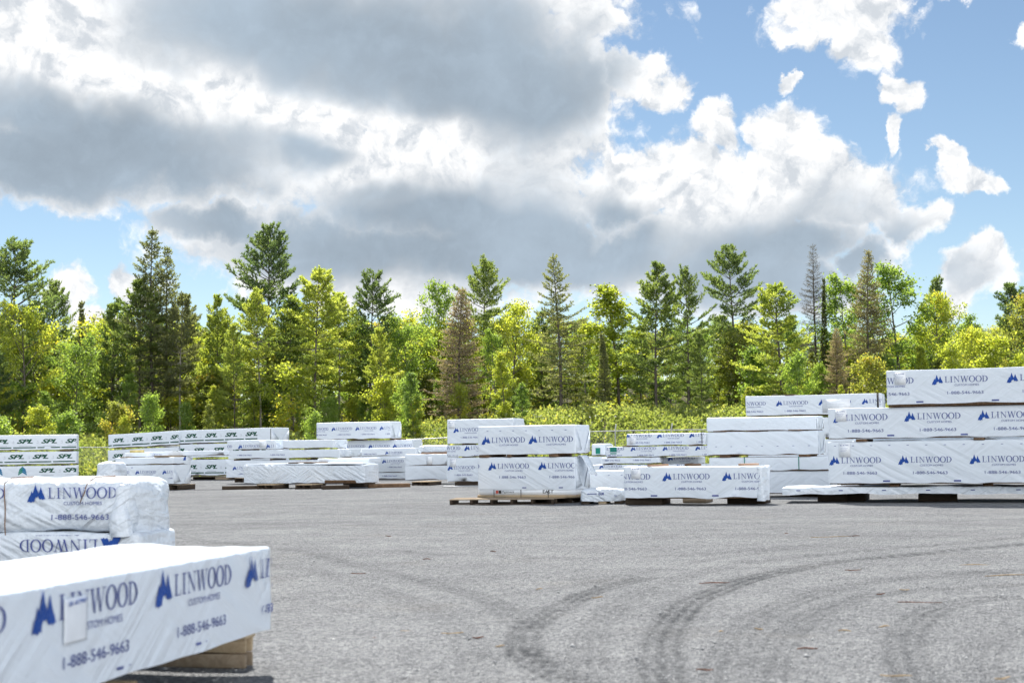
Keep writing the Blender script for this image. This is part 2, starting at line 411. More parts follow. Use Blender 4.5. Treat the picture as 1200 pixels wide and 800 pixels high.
# ------------------------------------------------------------------ wrapped lumber packs
class Wav:
    def __init__(s, seed, amp, kmin=1.5, kmax=7, n=9):
        r = np.random.default_rng(seed); s.k = r.normal(size=(n, 2)); s.k /= np.linalg.norm(s.k, axis=1)[:, None]
        f = r.uniform(kmin, kmax, n); s.k *= f[:, None]; s.p = r.uniform(0, 6.28, n); s.a = amp * r.uniform(.4, 1, n) * (kmin / f) ** .8
    def __call__(s, u, w):
        u = np.asarray(u, float); w = np.asarray(w, float)
        return (s.a * np.sin(u[..., None] * s.k[:, 0] + w[..., None] * s.k[:, 1] + s.p)).sum(-1)
def axis_pts(L, r, step):
    n = max(1, int(round((L - 2 * r) / step)))
    return sorted(set([0, r * .12, r * .4, r] + [r + (L - 2 * r) * i / n for i in range(1, n)] + [L - r, L - r * .4, L - r * .12, L]))
def shell(mb, L, D, h, r, step, wav, seed, sag=0.0, hem=.012, x0=0, y0=0, z0=0, mat=0, bottom=False, drape=None):
    xs, ys, zs = axis_pts(L, r, step), axis_pts(D, r, step), axis_pts(h, r, step)
    idx = {}; V = []; F = []
    def vid(i, j, k_):
        key = (i, j, k_)
        if key not in idx: idx[key] = len(V); V.append((xs[i], ys[j], zs[k_]))
        return idx[key]
    nx, ny, nz = len(xs) - 1, len(ys) - 1, len(zs) - 1
    for i in range(nx):
        for k_ in range(nz):
            F.append((vid(i, 0, k_), vid(i + 1, 0, k_), vid(i + 1, 0, k_ + 1), vid(i, 0, k_ + 1)))
            F.append((vid(i, ny, k_), vid(i, ny, k_ + 1), vid(i + 1, ny, k_ + 1), vid(i + 1, ny, k_)))
        for j in range(ny):
            F.append((vid(i, j, nz), vid(i + 1, j, nz), vid(i + 1, j + 1, nz), vid(i, j + 1, nz)))
            if bottom: F.append((vid(i, j, 0), vid(i, j + 1, 0), vid(i + 1, j + 1, 0), vid(i + 1, j, 0)))
    for j in range(ny):
        for k_ in range(nz):
            F.append((vid(0, j, k_), vid(0, j, k_ + 1), vid(0, j + 1, k_ + 1), vid(0, j + 1, k_)))
            F.append((vid(nx, j, k_), vid(nx, j + 1, k_), vid(nx, j + 1, k_ + 1), vid(nx, j, k_ + 1)))
    V = np.array(V); hi = np.array([L - r, D - r, h - r]); lo = np.array([r, r, r if bottom else 0.0])
    q = np.clip(V, lo, hi); d = V - q; n = np.linalg.norm(d, axis=1); ok = n > 1e-6
    nrm = np.zeros_like(V); nrm[ok] = d[ok] / n[ok][:, None]
    V = q + nrm * np.minimum(n, r)[:, None] if bottom else np.where(ok[:, None], q + nrm * r, V)
    f = wav(V[:, 0] + V[:, 1] * .6, V[:, 2] + V[:, 1] * .8)
    fade = 1.0
    V = V + nrm * f[:, None] * fade
    if sag: V[:, 2] -= sag * np.sin(np.pi * np.clip(V[:, 1] / D, 0, 1)) * np.clip(nrm[:, 2], 0, 1)
    base = V[:, 2] < .02
    if hem and not bottom:
        V[base, 2] += Wav(seed + 5, hem, 3, 12)(V[base, 0] + 1.7 * V[base, 1], V[base, 0] * 0)
    if drape is not None: V = drape(V)
    mb.add(V + np.array([x0, y0, z0]), np.array(F, np.int32), mat)
PACKS = []
class Pack:
    pass
def pack(label, xL, xR, yt, yb, Y, yaw, D=1.15, tilt=0, r=.03, amp=.004, step=.16, name='lumber_pack', cat='lumber pack', group=None,
         mats=None, seed=None, loc=None, L=None, h=None, hem=.012, sag=.0, core=True, wavk=(1.5, 7), bottom=False, drape=None, coredrop=.018):
    p = Pack(); seed = seed or (len(PACKS) * 13 + 5)
    if loc is None: loc = P(xL, yb, Y)
    d = Vector((math.cos(yaw), math.sin(yaw), 0))
    if h is None: h = P(xL, yt, Y).z - loc.z
    if L is None:
        lo_, hi_ = .1, 40.0
        for _ in range(50):
            md = (lo_ + hi_) / 2; q = loc + d * md
            if (q.y < 2 or to_px(q)[0] > xR): hi_ = md
            else: lo_ = md
        L = lo_
    p.L, p.D, p.h, p.loc, p.yaw, p.tilt = L, D, h, loc.copy(), yaw, tilt
    p.root = tag(empty(name, loc, yaw, -tilt), label, cat, group)
    p.wav = Wav(seed, amp, *wavk); p.mb = MB(); p.r = r
    shell(p.mb, L, D, h, r, step, p.wav, seed, sag, hem, bottom=bottom, drape=drape)
    p.mats = mats or WRAPM; p.poly = 0; p.bottom = bottom; p.drape = drape
    if core:
        c = MB(); c.box(.03, .03, -coredrop, L - .03, D - .03, min(h * .5, .1)); c.build('lumber', M['stick'], p.root)
    PACKS.append(p); return p
def ink(p, stamp, u, w, s, u0=.02, u1=None, w0=.02, w1=None, off=.005, rot=0, sy=1.0, sub=None):
    u1 = p.L - .02 if u1 is None else u1; w1 = p.h - .015 if w1 is None else w1
    for mat, tris in stamp:
        A = []
        for tr in tris:
            if rot == 180: tr = [(-x, -y) for x, y in tr]
            tr = [(u + x * s, w + y * s * sy) for x, y in tr]
            if max(q[0] for q in tr) < u0 or min(q[0] for q in tr) > u1 or max(q[1] for q in tr) < w0 or min(q[1] for q in tr) > w1: continue
            a = clip(tr, u0, u1, 0)
            if len(a) >= 3: a = clip(a, w0, w1, 1)
            if len(a) >= 3 and not sub: A.append(a)
            elif len(a) >= 3:
                st = [(a[0], a[i], a[i + 1]) for i in range(1, len(a) - 1)]
                while st:
                    T = st.pop(); e = [math.dist(T[i], T[(i + 1) % 3]) for i in range(3)]; i = e.index(max(e))
                    if e[i] < sub: A.append(T); continue
                    m_ = ((T[i][0] + T[(i + 1) % 3][0]) / 2, (T[i][1] + T[(i + 1) % 3][1]) / 2)
                    st += [(T[i], m_, T[(i + 2) % 3]), (m_, T[(i + 1) % 3], T[(i + 2) % 3])]
        for a in A:
            p.poly = (p.poly + 1) % 12
            uu = np.array([q[0] for q in a]); ww = np.array([q[1] for q in a])
            yy = -p.wav(uu, ww) - off - p.poly * .00012
            v = np.stack([uu, yy, ww], 1)
            if p.drape is not None: v = p.drape(v)
            p.mb.add(v, [tuple(range(len(a)))], 1 + INKS.index(mat))
def row(p, stamp, u, w, s, rep, n=12, **kw):
    for i in range(-1, n):
        if u + i * rep > p.L: break
        ink(p, stamp, u + i * rep, w, s, **kw)
def done(p, smooth=True):
    if p.yaw < -.15 and p.D > .8 and p.mats is WRAPM and p.h > .3:
        r_ = random.Random(len(PACKS)); f = MB()
        for k_, (ya, yb_) in enumerate(((.03, p.D * .42), (p.D - .03, p.D * .58))):
            zt = p.h * r_.uniform(.80, .93); x = p.L + .010 + .004 * k_
            f.add([(x, ya, .02), (x + .006, yb_, .05 + r_.uniform(0, .05)), (x + .012, (ya + yb_) / 2, zt * .6), (x, ya, zt)], [(0, 1, 2, 3) if k_ == 0 else (3, 2, 1, 0)])
        fo = f.build('end_flap', M['wrap'], p.root); md = fo.modifiers.new('solid', 'SOLIDIFY'); md.thickness = .006
    p.wrap = p.mb.build('wrapper', p.mats, p.root, smooth)
    return p
def paper(p, u, w, ww, hh, text='B-4790', label=None):
    mb = MB(); y = -float(p.wav(u, w)) - .012
    mb.box(u, y, w, u + ww, y + .003, w + hh)
    for tr in font(text, u + ww * .12, u + ww * .85, w + hh * .80, hh * .10):
        mb.add([(a, y - .002, b) for a, b in tr], [(0, 1, 2)], 1)
    for i in range(3):
        for tr in rect(u + ww * .12, w + hh * (.62 - .1 * i), u + ww * (.8 - .1 * i), w + hh * (.635 - .1 * i)):
            mb.add([(a, y - .002, b) for a, b in tr], [(0, 1, 2)], 1)
    o = mb.build('paper_label', [M['paper'], M['faint'] if text == '' else M['navy']], p.root)
    if label: o['label'] = label
    return o
def marks(p, w, rep, u=.3, s=.35):
    x = u
    while x < p.L - .1:
        ink(p, STAMP_MARK, x, w, s); x += rep
def pxm(Y): return FPX / Y
def sticks(p, fr, label, group, mat='stick', hh=None, w=.09, over=.02, dz=0, group_unique=True):
    """spacers lying on top of pack p, across it"""
    for i, f in enumerate(fr):
        mb = MB(); hh_ = hh or .05
        mb.bbox(-w / 2, -over, 0, w / 2, p.D + over, hh_, .004, 0, .003)
        o = mb.build('spacer_stick', M[mat])
        q = Vector((math.cos(p.yaw), math.sin(p.yaw), 0)) * (p.L * f if f <= 1 else f)
        o.location = p.loc + q + Vector((0, 0, p.h + .004 + dz + p.tilt * p.L * (f if f <= 1 else 0)))
        o.rotation_euler = (0, 0, p.yaw + random.uniform(-.02, .02))
        tag(o, label if isinstance(label, str) else label[i], 'spacer stick', group)
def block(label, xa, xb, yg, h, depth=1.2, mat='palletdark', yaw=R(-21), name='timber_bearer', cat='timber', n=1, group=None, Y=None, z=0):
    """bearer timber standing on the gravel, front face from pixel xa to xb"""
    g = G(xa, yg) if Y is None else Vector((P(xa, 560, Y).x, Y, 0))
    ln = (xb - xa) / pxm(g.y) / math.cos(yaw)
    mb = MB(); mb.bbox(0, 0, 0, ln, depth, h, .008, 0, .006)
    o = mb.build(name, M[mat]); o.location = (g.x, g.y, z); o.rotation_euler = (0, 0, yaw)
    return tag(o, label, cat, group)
def pallet(label, loc, yaw, L=1.2, W=1.0, h=.14, mat='pallet', nboards=7, group=None, z=0, ends=True):
    root = tag(empty('pallet', (loc[0], loc[1], z), yaw), label, 'pallet', group)
    if ends:                                # stringer ends to the front, boards running across the view
        ns = max(3, int(round(L / .5)) + 1)
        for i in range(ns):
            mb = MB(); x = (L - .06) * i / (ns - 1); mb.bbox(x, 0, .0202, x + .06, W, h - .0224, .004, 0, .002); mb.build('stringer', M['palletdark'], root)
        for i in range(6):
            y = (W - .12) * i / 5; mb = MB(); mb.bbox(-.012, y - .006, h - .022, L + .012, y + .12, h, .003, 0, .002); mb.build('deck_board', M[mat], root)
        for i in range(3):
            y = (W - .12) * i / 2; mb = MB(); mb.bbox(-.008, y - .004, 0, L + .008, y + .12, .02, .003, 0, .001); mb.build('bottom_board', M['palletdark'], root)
        return root
    for i in range(3):
        mb = MB(); y = (W - .045) * i / 2; mb.bbox(0, y, .018, L, y + .045, h - .018, .004, 0, .002); mb.build('stringer', M[mat], root)
    bw = L / nboards * .74
    for i in range(nboards):
        x = (L - bw) * i / (nboards - 1); mb = MB(); mb.bbox(x, -.006, h - .0178, x + bw, W + .006, h, .003, 0, .002); mb.build('deck_board', M[mat], root)
    for i in range(3):
        x = (L - bw) * i / 2; mb = MB(); mb.bbox(x, -.004, 0, x + bw, W + .004, .0178, .003, 0, .001); mb.build('bottom_board', M[mat], root)
    return root
YAW = R(-21)

# ------------------------------------------------------------------ terrain
def sst(a, b, x):
    t = np.clip((x - a) / (b - a), 0, 1); return t * t * (3 - 2 * t)
BUMP = Wav(99, .10, .15, .9, 10)
def terrain(x, y):
    x = np.asarray(x, float); y = np.asarray(y, float)
    top = 1.6 + 1.35 * sst(-14, 6, x)
    z = top * sst(77, 91, y) + 5.5 * sst(108, 165, y)
    return z + BUMP(x, y) * sst(76, 84, y)
TRACKS = [  # pixel polylines of tyre tracks, strength, width in metres
    ([(1230, 634), (1110, 645), (990, 657), (920, 668), (862, 682), (820, 700), (792, 722), (776, 750), (776, 790), (782, 830)], .75, .34),
    ([(1230, 668), (1110, 672), (1000, 684), (930, 704), (880, 730), (850, 770), (840, 830)], .4, .34),
    ([(760, 676), (700, 690), (655, 712), (618, 736), (612, 760), (640, 780), (690, 805), (720, 830)], .75, .30),
    ([(180, 628), (330, 642), (430, 664), (520, 686), (580, 706), (612, 735), (616, 760)], .38, .30),
    ([(280, 655), (380, 672), (470, 700), (530, 730), (560, 770), (560, 830)], .22, .32),
    ([(1230, 700), (1150, 702), (1090, 716), (1062, 742), (1066, 775), (1100, 830)], .45, .34),
    ([(1230, 735), (1170, 745), (1150, 775), (1170, 830)], .25, .3),
    ([(-50, 640), (300, 618), (650, 612), (1000, 612), (1250, 606)], .18, .5),
    ([(200, 600), (500, 602), (800, 607), (1250, 616)], .16, .6),
    ([(330, 640), (600, 652), (800, 650), (1000, 634), (1250, 622)], .2, .4),
    ([(560, 700), (640, 690), (735, 676), (830, 655), (950, 640)], .25, .3),
    ([(900, 830), (905, 770), (950, 722), (1040, 694), (1230, 684)], .35, .32),
    ([(700, 830), (690, 780), (700, 730), (760, 690), (850, 664), (980, 648), (1230, 626)], .30, .3),
    ([(605, 745), (622, 764), (640, 775), (668, 788), (690, 800)], .55, .16)]
def build_ground():
    def spaced(a, fine0, fine1, b, st, g):
        mid = list(np.arange(fine0, fine1, st)); hi = [fine1]; d = st
        while hi[-1] < b: d *= g; hi.append(hi[-1] + d)
        lo = [fine0]; d = st
        while lo[-1] > a: d *= g; lo.append(lo[-1] - d)
        return np.array(lo[1:][::-1] + mid + hi)
    xs = spaced(-900, -5, 5, 900, .055, 1.035); ys = spaced(-700, 5.5, 14, 1400, .055, 1.022)
    X, Y = np.meshgrid(xs, ys); Z = terrain(X, Y)
    damp = np.zeros_like(X)
    for pts, s, w in TRACKS:
        g = [G(*p) for p in pts]; g = np.array([(q.x, q.y) for q in g])
        # smooth resample
        tt = np.linspace(0, len(g) - 1, 60); i0 = np.clip(tt.astype(int), 0, len(g) - 2); f = tt - i0
        def cr(k):
            p0 = g[np.clip(i0 - 1, 0, len(g) - 1), k]; p1 = g[i0, k]; p2 = g[i0 + 1, k]; p3 = g[np.clip(i0 + 2, 0, len(g) - 1), k]
            return .5 * (2 * p1 + (p2 - p0) * f + (2 * p0 - 5 * p1 + 4 * p2 - p3) * f ** 2 + (3 * p1 - p0 - 3 * p2 + p3) * f ** 3)
        L = np.stack([cr(0), cr(1)], 1)
        lo, hi = L.min(0) - 2, L.max(0) + 2
        mask = (X > lo[0]) & (X < hi[0]) & (Y > lo[1]) & (Y < hi[1]); px = np.stack([X[mask], Y[mask]], 1)
        best = np.full(len(px), 99.0)
        for a, b in zip(L[:-1], L[1:]):
            ab = b - a; t = np.clip(((px - a) @ ab) / (ab @ ab + 1e-9), 0, 1)
            best = np.minimum(best, np.linalg.norm(px - a - t[:, None] * ab, axis=1))
        e = np.exp(-(best / (w * .55)) ** 4) * min(1, s * 1.35 + .05) * (.62 + .38 * np.cos(best * 2 * np.pi / (w * .36)))
        damp[mask] = np.maximum(damp[mask], e)
    Z = Z - damp * .020 + (X * 0)
    small = Wav(3, .006, 1.2, 5, 12); near = (Y < 40) & (np.abs(X) < 30)
    Z = Z + np.where(near, small(X, Y), 0) - np.where(near, 0.0, 0)
    nx, ny = len(xs), len(ys)
    V = np.stack([X.ravel(), Y.ravel(), Z.ravel()], 1)
    a = (np.arange(ny - 1)[:, None] * nx + np.arange(nx - 1)[None, :]).ravel()
    F = np.stack([a, a + 1, a + nx + 1, a + nx], 1).astype(np.int32)
    mb = MB(); mb.add(V, F); me = mb.mesh('ground', True)
    at = me.attributes.new('damp', 'FLOAT', 'POINT'); at.data.foreach_set('value', damp.ravel().astype(np.float32))
    m, t, b = newmat('gravel'); c = objco(t)
    an = t.nodes.new('ShaderNodeAttribute'); an.attribute_name = 'damp'; dm = S(t, an.outputs['Fac'])
    vc = voronoi(t, c, 58, 'F1', 'Color'); vd = voronoi(t, c, 58, 'F1', 'Distance')
    v2 = voronoi(t, c, 25, 'F1', 'Color')
    sp = t.nodes.new('ShaderNodeSeparateColor'); t.links.new(vc.k, sp.inputs[0]); sv = S(t, sp.outputs[0])
    sp2 = t.nodes.new('ShaderNodeSeparateColor'); t.links.new(v2.k, sp2.inputs[0]); sv2 = S(t, sp2.outputs[0])
    big = noise(t, c, .16, 6, .62); mid = noise(t, c, 1.1, 7, .7)
    mp = t.nodes.new('ShaderNodeMapping'); mp.inputs['Scale'].default_value = (.05, .9, 1); mp.inputs['Rotation'].default_value = (0, 0, R(6)); t.links.new(c.k, mp.inputs[0])
    streak = noise(t, S(t, mp.outputs[0]), 1.0, 5, .6)
    val = sv * .52 + sv2 * .22 + mid * .42 + big * .38 + streak * .25 - .46
    base = mixc(t, val.sstep(.05, .85), (.135, .141, .152), (.47, .476, .482))
    warm = noise(t, c, .5, 5, .65).sstep(.55, .75)
    base = mixc(t, warm * .3, base, (.30, .275, .24))
    dk = (dm * ((noise(t, c, 5, 7, .8) * 3.6 - 1.05) * (noise(t, c, .9, 3, .5) * 2.4 - .25)._m('MAXIMUM', .25)._m('MINIMUM', 1.3)))._m('MINIMUM', .95)._m('MAXIMUM', 0)
    base = mixc(t, dk, base, (.060, .065, .072))
    # grass beyond the yard edge
    sx = t.nodes.new('ShaderNodeSeparateXYZ'); t.links.new(c.k, sx.inputs[0])
    edge = (S(t, sx.outputs[1]) + (mid - .5) * 5).sstep(76.0, 78.5)
    soil = mixc(t, noise(t, c, 1.5, 5).sstep(.3, .7), (.07, .075, .02), (.13, .115, .05))
    base = mixc(t, edge, base, soil)
    setc(t, b, base); b.inputs['Roughness'].default_value = .92; b.inputs['Specular IOR Level'].default_value = .25
    hgt = vd * -1.0 + sv * .5 + sv2 * .6 + mid * .5
    bump(t, b, hgt, 1.0, .04)
    o = link('gravel_yard', me, None, [m]); tag(o, kind='structure'); return o
build_ground()

def build_stones():
    mb = MB(); n = 15000
    oct_v = np.array([(1, 0, 0), (-1, 0, 0), (0, 1, 0), (0, -1, 0), (0, 0, 1), (0, 0, -1)], float)
    oct_f = np.array([(0, 2, 4), (2, 1, 4), (1, 3, 4), (3, 0, 4), (2, 0, 5), (1, 2, 5), (3, 1, 5), (0, 3, 5)])
    u = rng.uniform(0, 1, n); Y = 1 / (1 / 6.0 - u * (1 / 6.0 - 1 / 34.0)); X = rng.uniform(-.42, .42, n) * Y
    s = rng.gamma(1.8, .0020, n) + .003
    ang = rng.uniform(0, 6.28, n); sc = rng.uniform(.6, 1.3, (n, 3)) * np.array([1, 1, .6])
    V = oct_v[None] * sc[:, None] + rng.normal(0, .16, (n, 6, 3)); V *= s[:, None, None]
    c, si = np.cos(ang)[:, None], np.sin(ang)[:, None]
    W = np.stack([V[..., 0] * c - V[..., 1] * si + X[:, None], V[..., 0] * si + V[..., 1] * c + Y[:, None], V[..., 2] + (s * .25)[:, None]], 2)
    F = (oct_f[None] + (np.arange(n) * 6)[:, None, None]).reshape(-1, 3).astype(np.int32)
    mb.add(W.reshape(-1, 3), F, tone=np.repeat(rng.uniform(0, 1, n), 8))
    me = mb.mesh('gravel_stones', False, True)
    m, t, b = newmat('stones'); an = t.nodes.new('ShaderNodeAttribute'); an.attribute_name = 'tone'
    setc(t, b, mixc(t, S(t, an.outputs['Fac']), (.24, .245, .255), (.55, .55, .55))); b.inputs['Roughness'].default_value = .9
    tag(link('loose_stones', me, None, [m]), 'loose grey stones scattered over the yard', None, None, 'stuff')
build_stones()

# ------------------------------------------------------------------ stacks of wrapped packs
DARK = 'dark wooden spacers'
def std(label, *a, stamp=STAMP_LIN, u=.3, w=.5, s=.22, rep=6.9, tagpos=None, mk=True, Y=None, mask=None, **kw):
    """pack with the repeating print; u, w, s and rep in metres (rep in print sizes)"""
    p = pack(label, *a, **kw)
    if stamp: row(p, stamp, u, w, s, rep * s if rep < 20 else rep)
    if mk: marks(p, .05, 1.0, .9)
    if tagpos: paper(p, *tagpos)
    return done(p)

# --- pair of packs in the middle, on loose pallets
def mid_pair():
    Y = 37.2; k = pxm(Y); y2 = R(-21.8)
    lo = pack('lower pack of the middle pair, on a strip of unwrapped boards', 560, 674.5, 536, 573.5, Y, y2, core=False)
    row(lo, STAMP_LIN, .30, .50, .215, 1.385); marks(lo, .05, 1.0, 1.3); done(lo)
    mb = MB()                                         # white-faced boards showing below the wrap
    mb.box(.02, .012, -.135, lo.L - .02, lo.D - .02, .02, 0); mb.box(-.01, -.01, -.205, lo.L + .01, lo.D + .01, -.137, 1)
    f = lambda tris, x, z, s, mt: [mb.add([(x + a * s, .0105, z + b * s) for a, b in tr], [(0, 1, 2)], mt) for tr in tris]
    f(rect(0, 0, .9, 1), .50, -.10, .08, 2); f(rect(1.0, 0, 1.9, 1), .50, -.10, .08, 3); f(font('Mgament', 0, 4.6, 0, 1), .67, -.10, .075, 3)
    f(font('EAST', 0, 3.4, 0, 1, 0, .015), 1.80, -.095, .085, 3)
    mb.build('lumber', [M['paper'], M['pallet_new'], M['red'], M['black']], lo.root)
    for x in (.45, 1.2, 1.95):
        mb = MB(); mb.box(x, -.014, -.23, x + .016, -.0105, .0, 0); mb.build('strap', M['strap'], lo.root)
    mb = MB()                                         # loose wrap flap hanging off the right end
    n = 10; V = []; F = []
    for i in range(n):
        a = i / (n - 1)
        for j in range(6):
            b = j / 5
            V.append((lo.L + .02 + .03 * math.sin(3 * a + b) + .35 * a * a, .15 + .55 * b, lo.h - .02 + .20 * a * (1 - a) * 2 - .45 * a * a))
    for i in range(n - 1):
        for j in range(5): F.append((i * 6 + j, i * 6 + j + 1, i * 6 + j + 7, i * 6 + j + 6))
    mb.add(V, F); fl = mb.build('loose_flap', M['wrap_loose'], lo.root, True)
    md = fl.modifiers.new('solid', 'SOLIDIFY'); md.thickness = .006
    up = pack('upper pack of the middle pair with a row of staples along its top', 560, 674.5, 499.5, 532.2, Y + .02, y2)
    row(up, STAMP_LIN_NOPH, .11, .25, .23, 1.31)
    for i in range(7): ink(up, STAMP_MARK, .28 + .36 * i, up.h - .13, .16)
    done(up)
    for i, f_ in enumerate((.07, .33, .78)):
        sticks(lo, [f_], ['first short brown block from the left, wedged between the two packs of the middle pair', 'thin board end between the two packs of the middle pair', 'right-hand brown block wedged between the two packs of the middle pair'][i:i + 1], 'blocks inside the middle pair', hh=.065, w=(.26, .10, .22)[i], over=.03)
    # pallets lying below and in front
    g = G(527, 592)
    pallet('long weathered pallet on the gravel, sticking out left of the middle pair', (g.x, g.y + .0), R(-6), 2.62, 1.2, .15, 'pallet', 9, 'pallets under the middle pair')
    g2 = G(650, 590.5)
    pallet('short pallet set askew at the right corner of the middle pair', (g2.x + .02, g2.y + .25), R(28), .95, 1.0, .15, 'pallet', 5, 'pallets under the middle pair')
    mbx = block('dark bearer under the back of the middle pair, near its right end', 655, 688, 585, .13, .5, 'palletdark', y2)
mid_pair()

# --- single long pack right of the middle with three sticks on its top
def long_pack():
    Y = 34.9; yw = R(-20)
    p = pack('long single pack with three short sticks lying on its top', 731.5, 892, 547.2, 583, Y, yw, D=1.0, amp=.008)
    row(p, STAMP_LIN, -.50, .40, .22, 1.46); marks(p, .05, 1.5, .75, .5)
    paper(p, .19, .46, .24, .28); done(p)
    mb = MB(); sh = MB()                               # bunched end fold of the wrap
    shell(sh, .16, 1.06, p.h + .06, .05, .05, Wav(77, .022, 4, 14, 10), 77, x0=p.L - .10, y0=-.03, z0=-.07)
    sh.build('end_fold', M['wrap_loose'], p.root, True)
    for i, (x, l) in enumerate(((.62, .70), (1.55, .60), (2.85, .66))):
        mb = MB(); mb.bbox(-.04, 0, 0, .04, l, .05, .004, 0, .003)
        o = mb.build('wood_stick', M['stick_new' if i != 1 else 'stick']); o.location = p.loc + Vector((math.cos(yw) * x, math.sin(yw) * x, p.h + .012))
        o.rotation_euler = (0, 0, yw + R((-28, -22, -30)[i]))
        tag(o, ('left-hand short stick on top of the long single pack, above its paper label', 'greyish middle stick of the three on top of the long single pack', 'right-hand pale stick on top of the long single pack')[i], 'stick', 'sticks on the long single pack')
    block('dark bearer under the left end of the long single pack', 733, 774, 591, .16, .9, yaw=yw, group='bearers under the long single pack')
    block('brown pallet piece under the middle of the long single pack', 800, 826, 589, .15, .8, 'pallet', yaw=yw, group='bearers under the long single pack')
    block('dark bearer under the right end of the long single pack', 852, 893, 590, .16, .9, yaw=yw, group='bearers under the long single pack')
long_pack()

# --- small bag-like pack and the plain pack behind it
def bag():
    Y = 35.6
    p = pack('low white bag of goods on two boards, between the middle pair and the long pack', 680, 730, 573, 586.5, Y, R(-12), D=.8, r=.13, amp=.02, step=.07, name='wrapped_bag', cat='wrapped bag',
             mats=[M['wrap_loose']] + [M[k] for k in INKS], core=False, wavk=(3, 14))
    ink(p, [('navy', font('RAM', 0, 1.9, 0, 1, .2, .02))], .46, .135, .075); ink(p, [('navy', rect(0, 0, 3, .25))], .18, .16, .08)
    ink(p, [('navy', font('TEK', 0, 1.6, 0, 1))], .85, .09, .05)
    done(p)
    for i, x in enumerate((.02, .45, .85)):
        mb = MB(); mb.bbox(x, .02, -.095, x + .2, .75, -.002, .005); mb.build('board', M['pallet_new' if i == 1 else 'palletdark'], p.root)
    q = pack('plain white pack behind the low bag, half hidden by the long single pack', 690.5, 752, 551.5, 574.5, 38.6, YAW, D=1.0)
    for i in range(5): ink(q, STAMP_MARK, .2 + .36 * i, q.h - .12, .16)
    done(q)
    block('low dark bearer under the plain pack behind the bag', 694, 735, 583, .25, .9, Y=38.6)
bag()

# --- tall stack at the right edge
def right_stack():
    Y = 34.2; yw = R(-20)
    big = dict(D=1.25, name='lumber_pack')
    p3 = pack('deep bottom pack of the tall stack at the right edge', 971, None, 518, 566, Y, yw, L=7.2, **big)
    row(p3, STAMP_LIN, .03, .43, .228, 1.60); marks(p3, .05, 1.6, 1.35, .5)
    for i in range(16): ink(p3, STAMP_MARK, .18 + .42 * i, p3.h - .09, .16)
    paper(p3, .27, .62, .26, .33); done(p3)
    p2 = pack('middle pack of the tall stack at the right edge', 971, None, 478.8, 513.5, Y + .02, yw, L=7.2, **big)
    row(p2, STAMP_LIN, .12, .37, .24, 1.65); marks(p2, .05, 1.66, 1.45, .5)
    paper(p2, .18, .40, .26, .28); done(p2)
    p1 = pack('topmost pack of the tall stack at the right edge, set further right', 1039.5, None, 434.3, 474, Y - .55, yw, L=5.9, coredrop=.052, **big)
    row(p1, STAMP_LIN, -.62, .44, .235, 1.655); marks(p1, .05, 1.68, .75, .5)
    paper(p1, .19, .46, .26, .30); done(p1)
    sticks(p3, (.11, .48, .8), ['left dark spacer between the lower packs of the tall stack', 'second dark spacer between the lower packs of the tall stack', 'dark spacer near the frame edge between the lower packs of the tall stack'], 'spacers of the tall stack', hh=.06, w=.24)
    sticks(p2, (.27, .55, .85), ['left reddish spacer under the topmost pack of the tall right-hand stack', 'second reddish spacer under the topmost pack of the tall right-hand stack', 'spacer at the frame edge under the topmost pack of the tall right-hand stack'], 'spacers of the tall stack', hh=.06, w=.28)
    for src, nm in ((p3, 'bottom'), (p2, 'middle')):
        n_ = Vector((-math.sin(yw), math.cos(yw), 0)) * 1.5
        h_ = pack('%s pack of the row standing hidden behind the tall right-hand stack' % nm, None, None, None, None, 0, yw, loc=src.loc + n_ + Vector((0, 0, -.07 if nm == 'middle' else 0)) + Vector((math.cos(yw), math.sin(yw), 0)) * .4, L=6.6, h=(p2.loc.z - p3.loc.z - .075) if nm == 'bottom' else src.h - .1, D=1.2); done(h_)
    bb = block('bearer under the row hidden behind the tall right-hand stack', 985, 1010, 580, .25, 1.2, yaw=yw, Y=35.4)
    bb.scale.z = (p3.loc.z - .04) / .25
    # thin wrapped sheet bundle below
    p4 = pack('thin flat wrapped bundle at the foot of the tall right-hand stack, sticking out left', 916, None, 570.5, 579, Y + .35, R(-17), L=8.8, D=1.5, r=.05, amp=.012, name='thin_bundle', cat='thin bundle', mats=[M['wrap_loose']] + [M[k] for k in INKS], core=False, wavk=(2, 9))
    marks(p4, .09, 1.0, .4, .3); done(p4)
    for i, x in enumerate((1.45, 3.1)):
        pass
    sticks(p4, (.30, .54, .8), ['left brown block between the thin bundle and the pack above it', 'middle brown block between the thin bundle and the pack above it', 'right block between the thin bundle and the pack above it'], 'blocks on the thin bundle', hh=.05, w=.22)
    for i, (a, b_) in enumerate(((958, 990), (1076, 1118), (1210, 1250))):
        block(('left of the black bearers under the thin bundle by the tall stack', 'right of the black bearers under the thin bundle by the tall stack', 'bearer under the thin bundle beyond the right frame edge')[i], a, b_, 587.5, .17, 1.3, group='bearers under the thin bundle', yaw=R(-17))
right_stack()

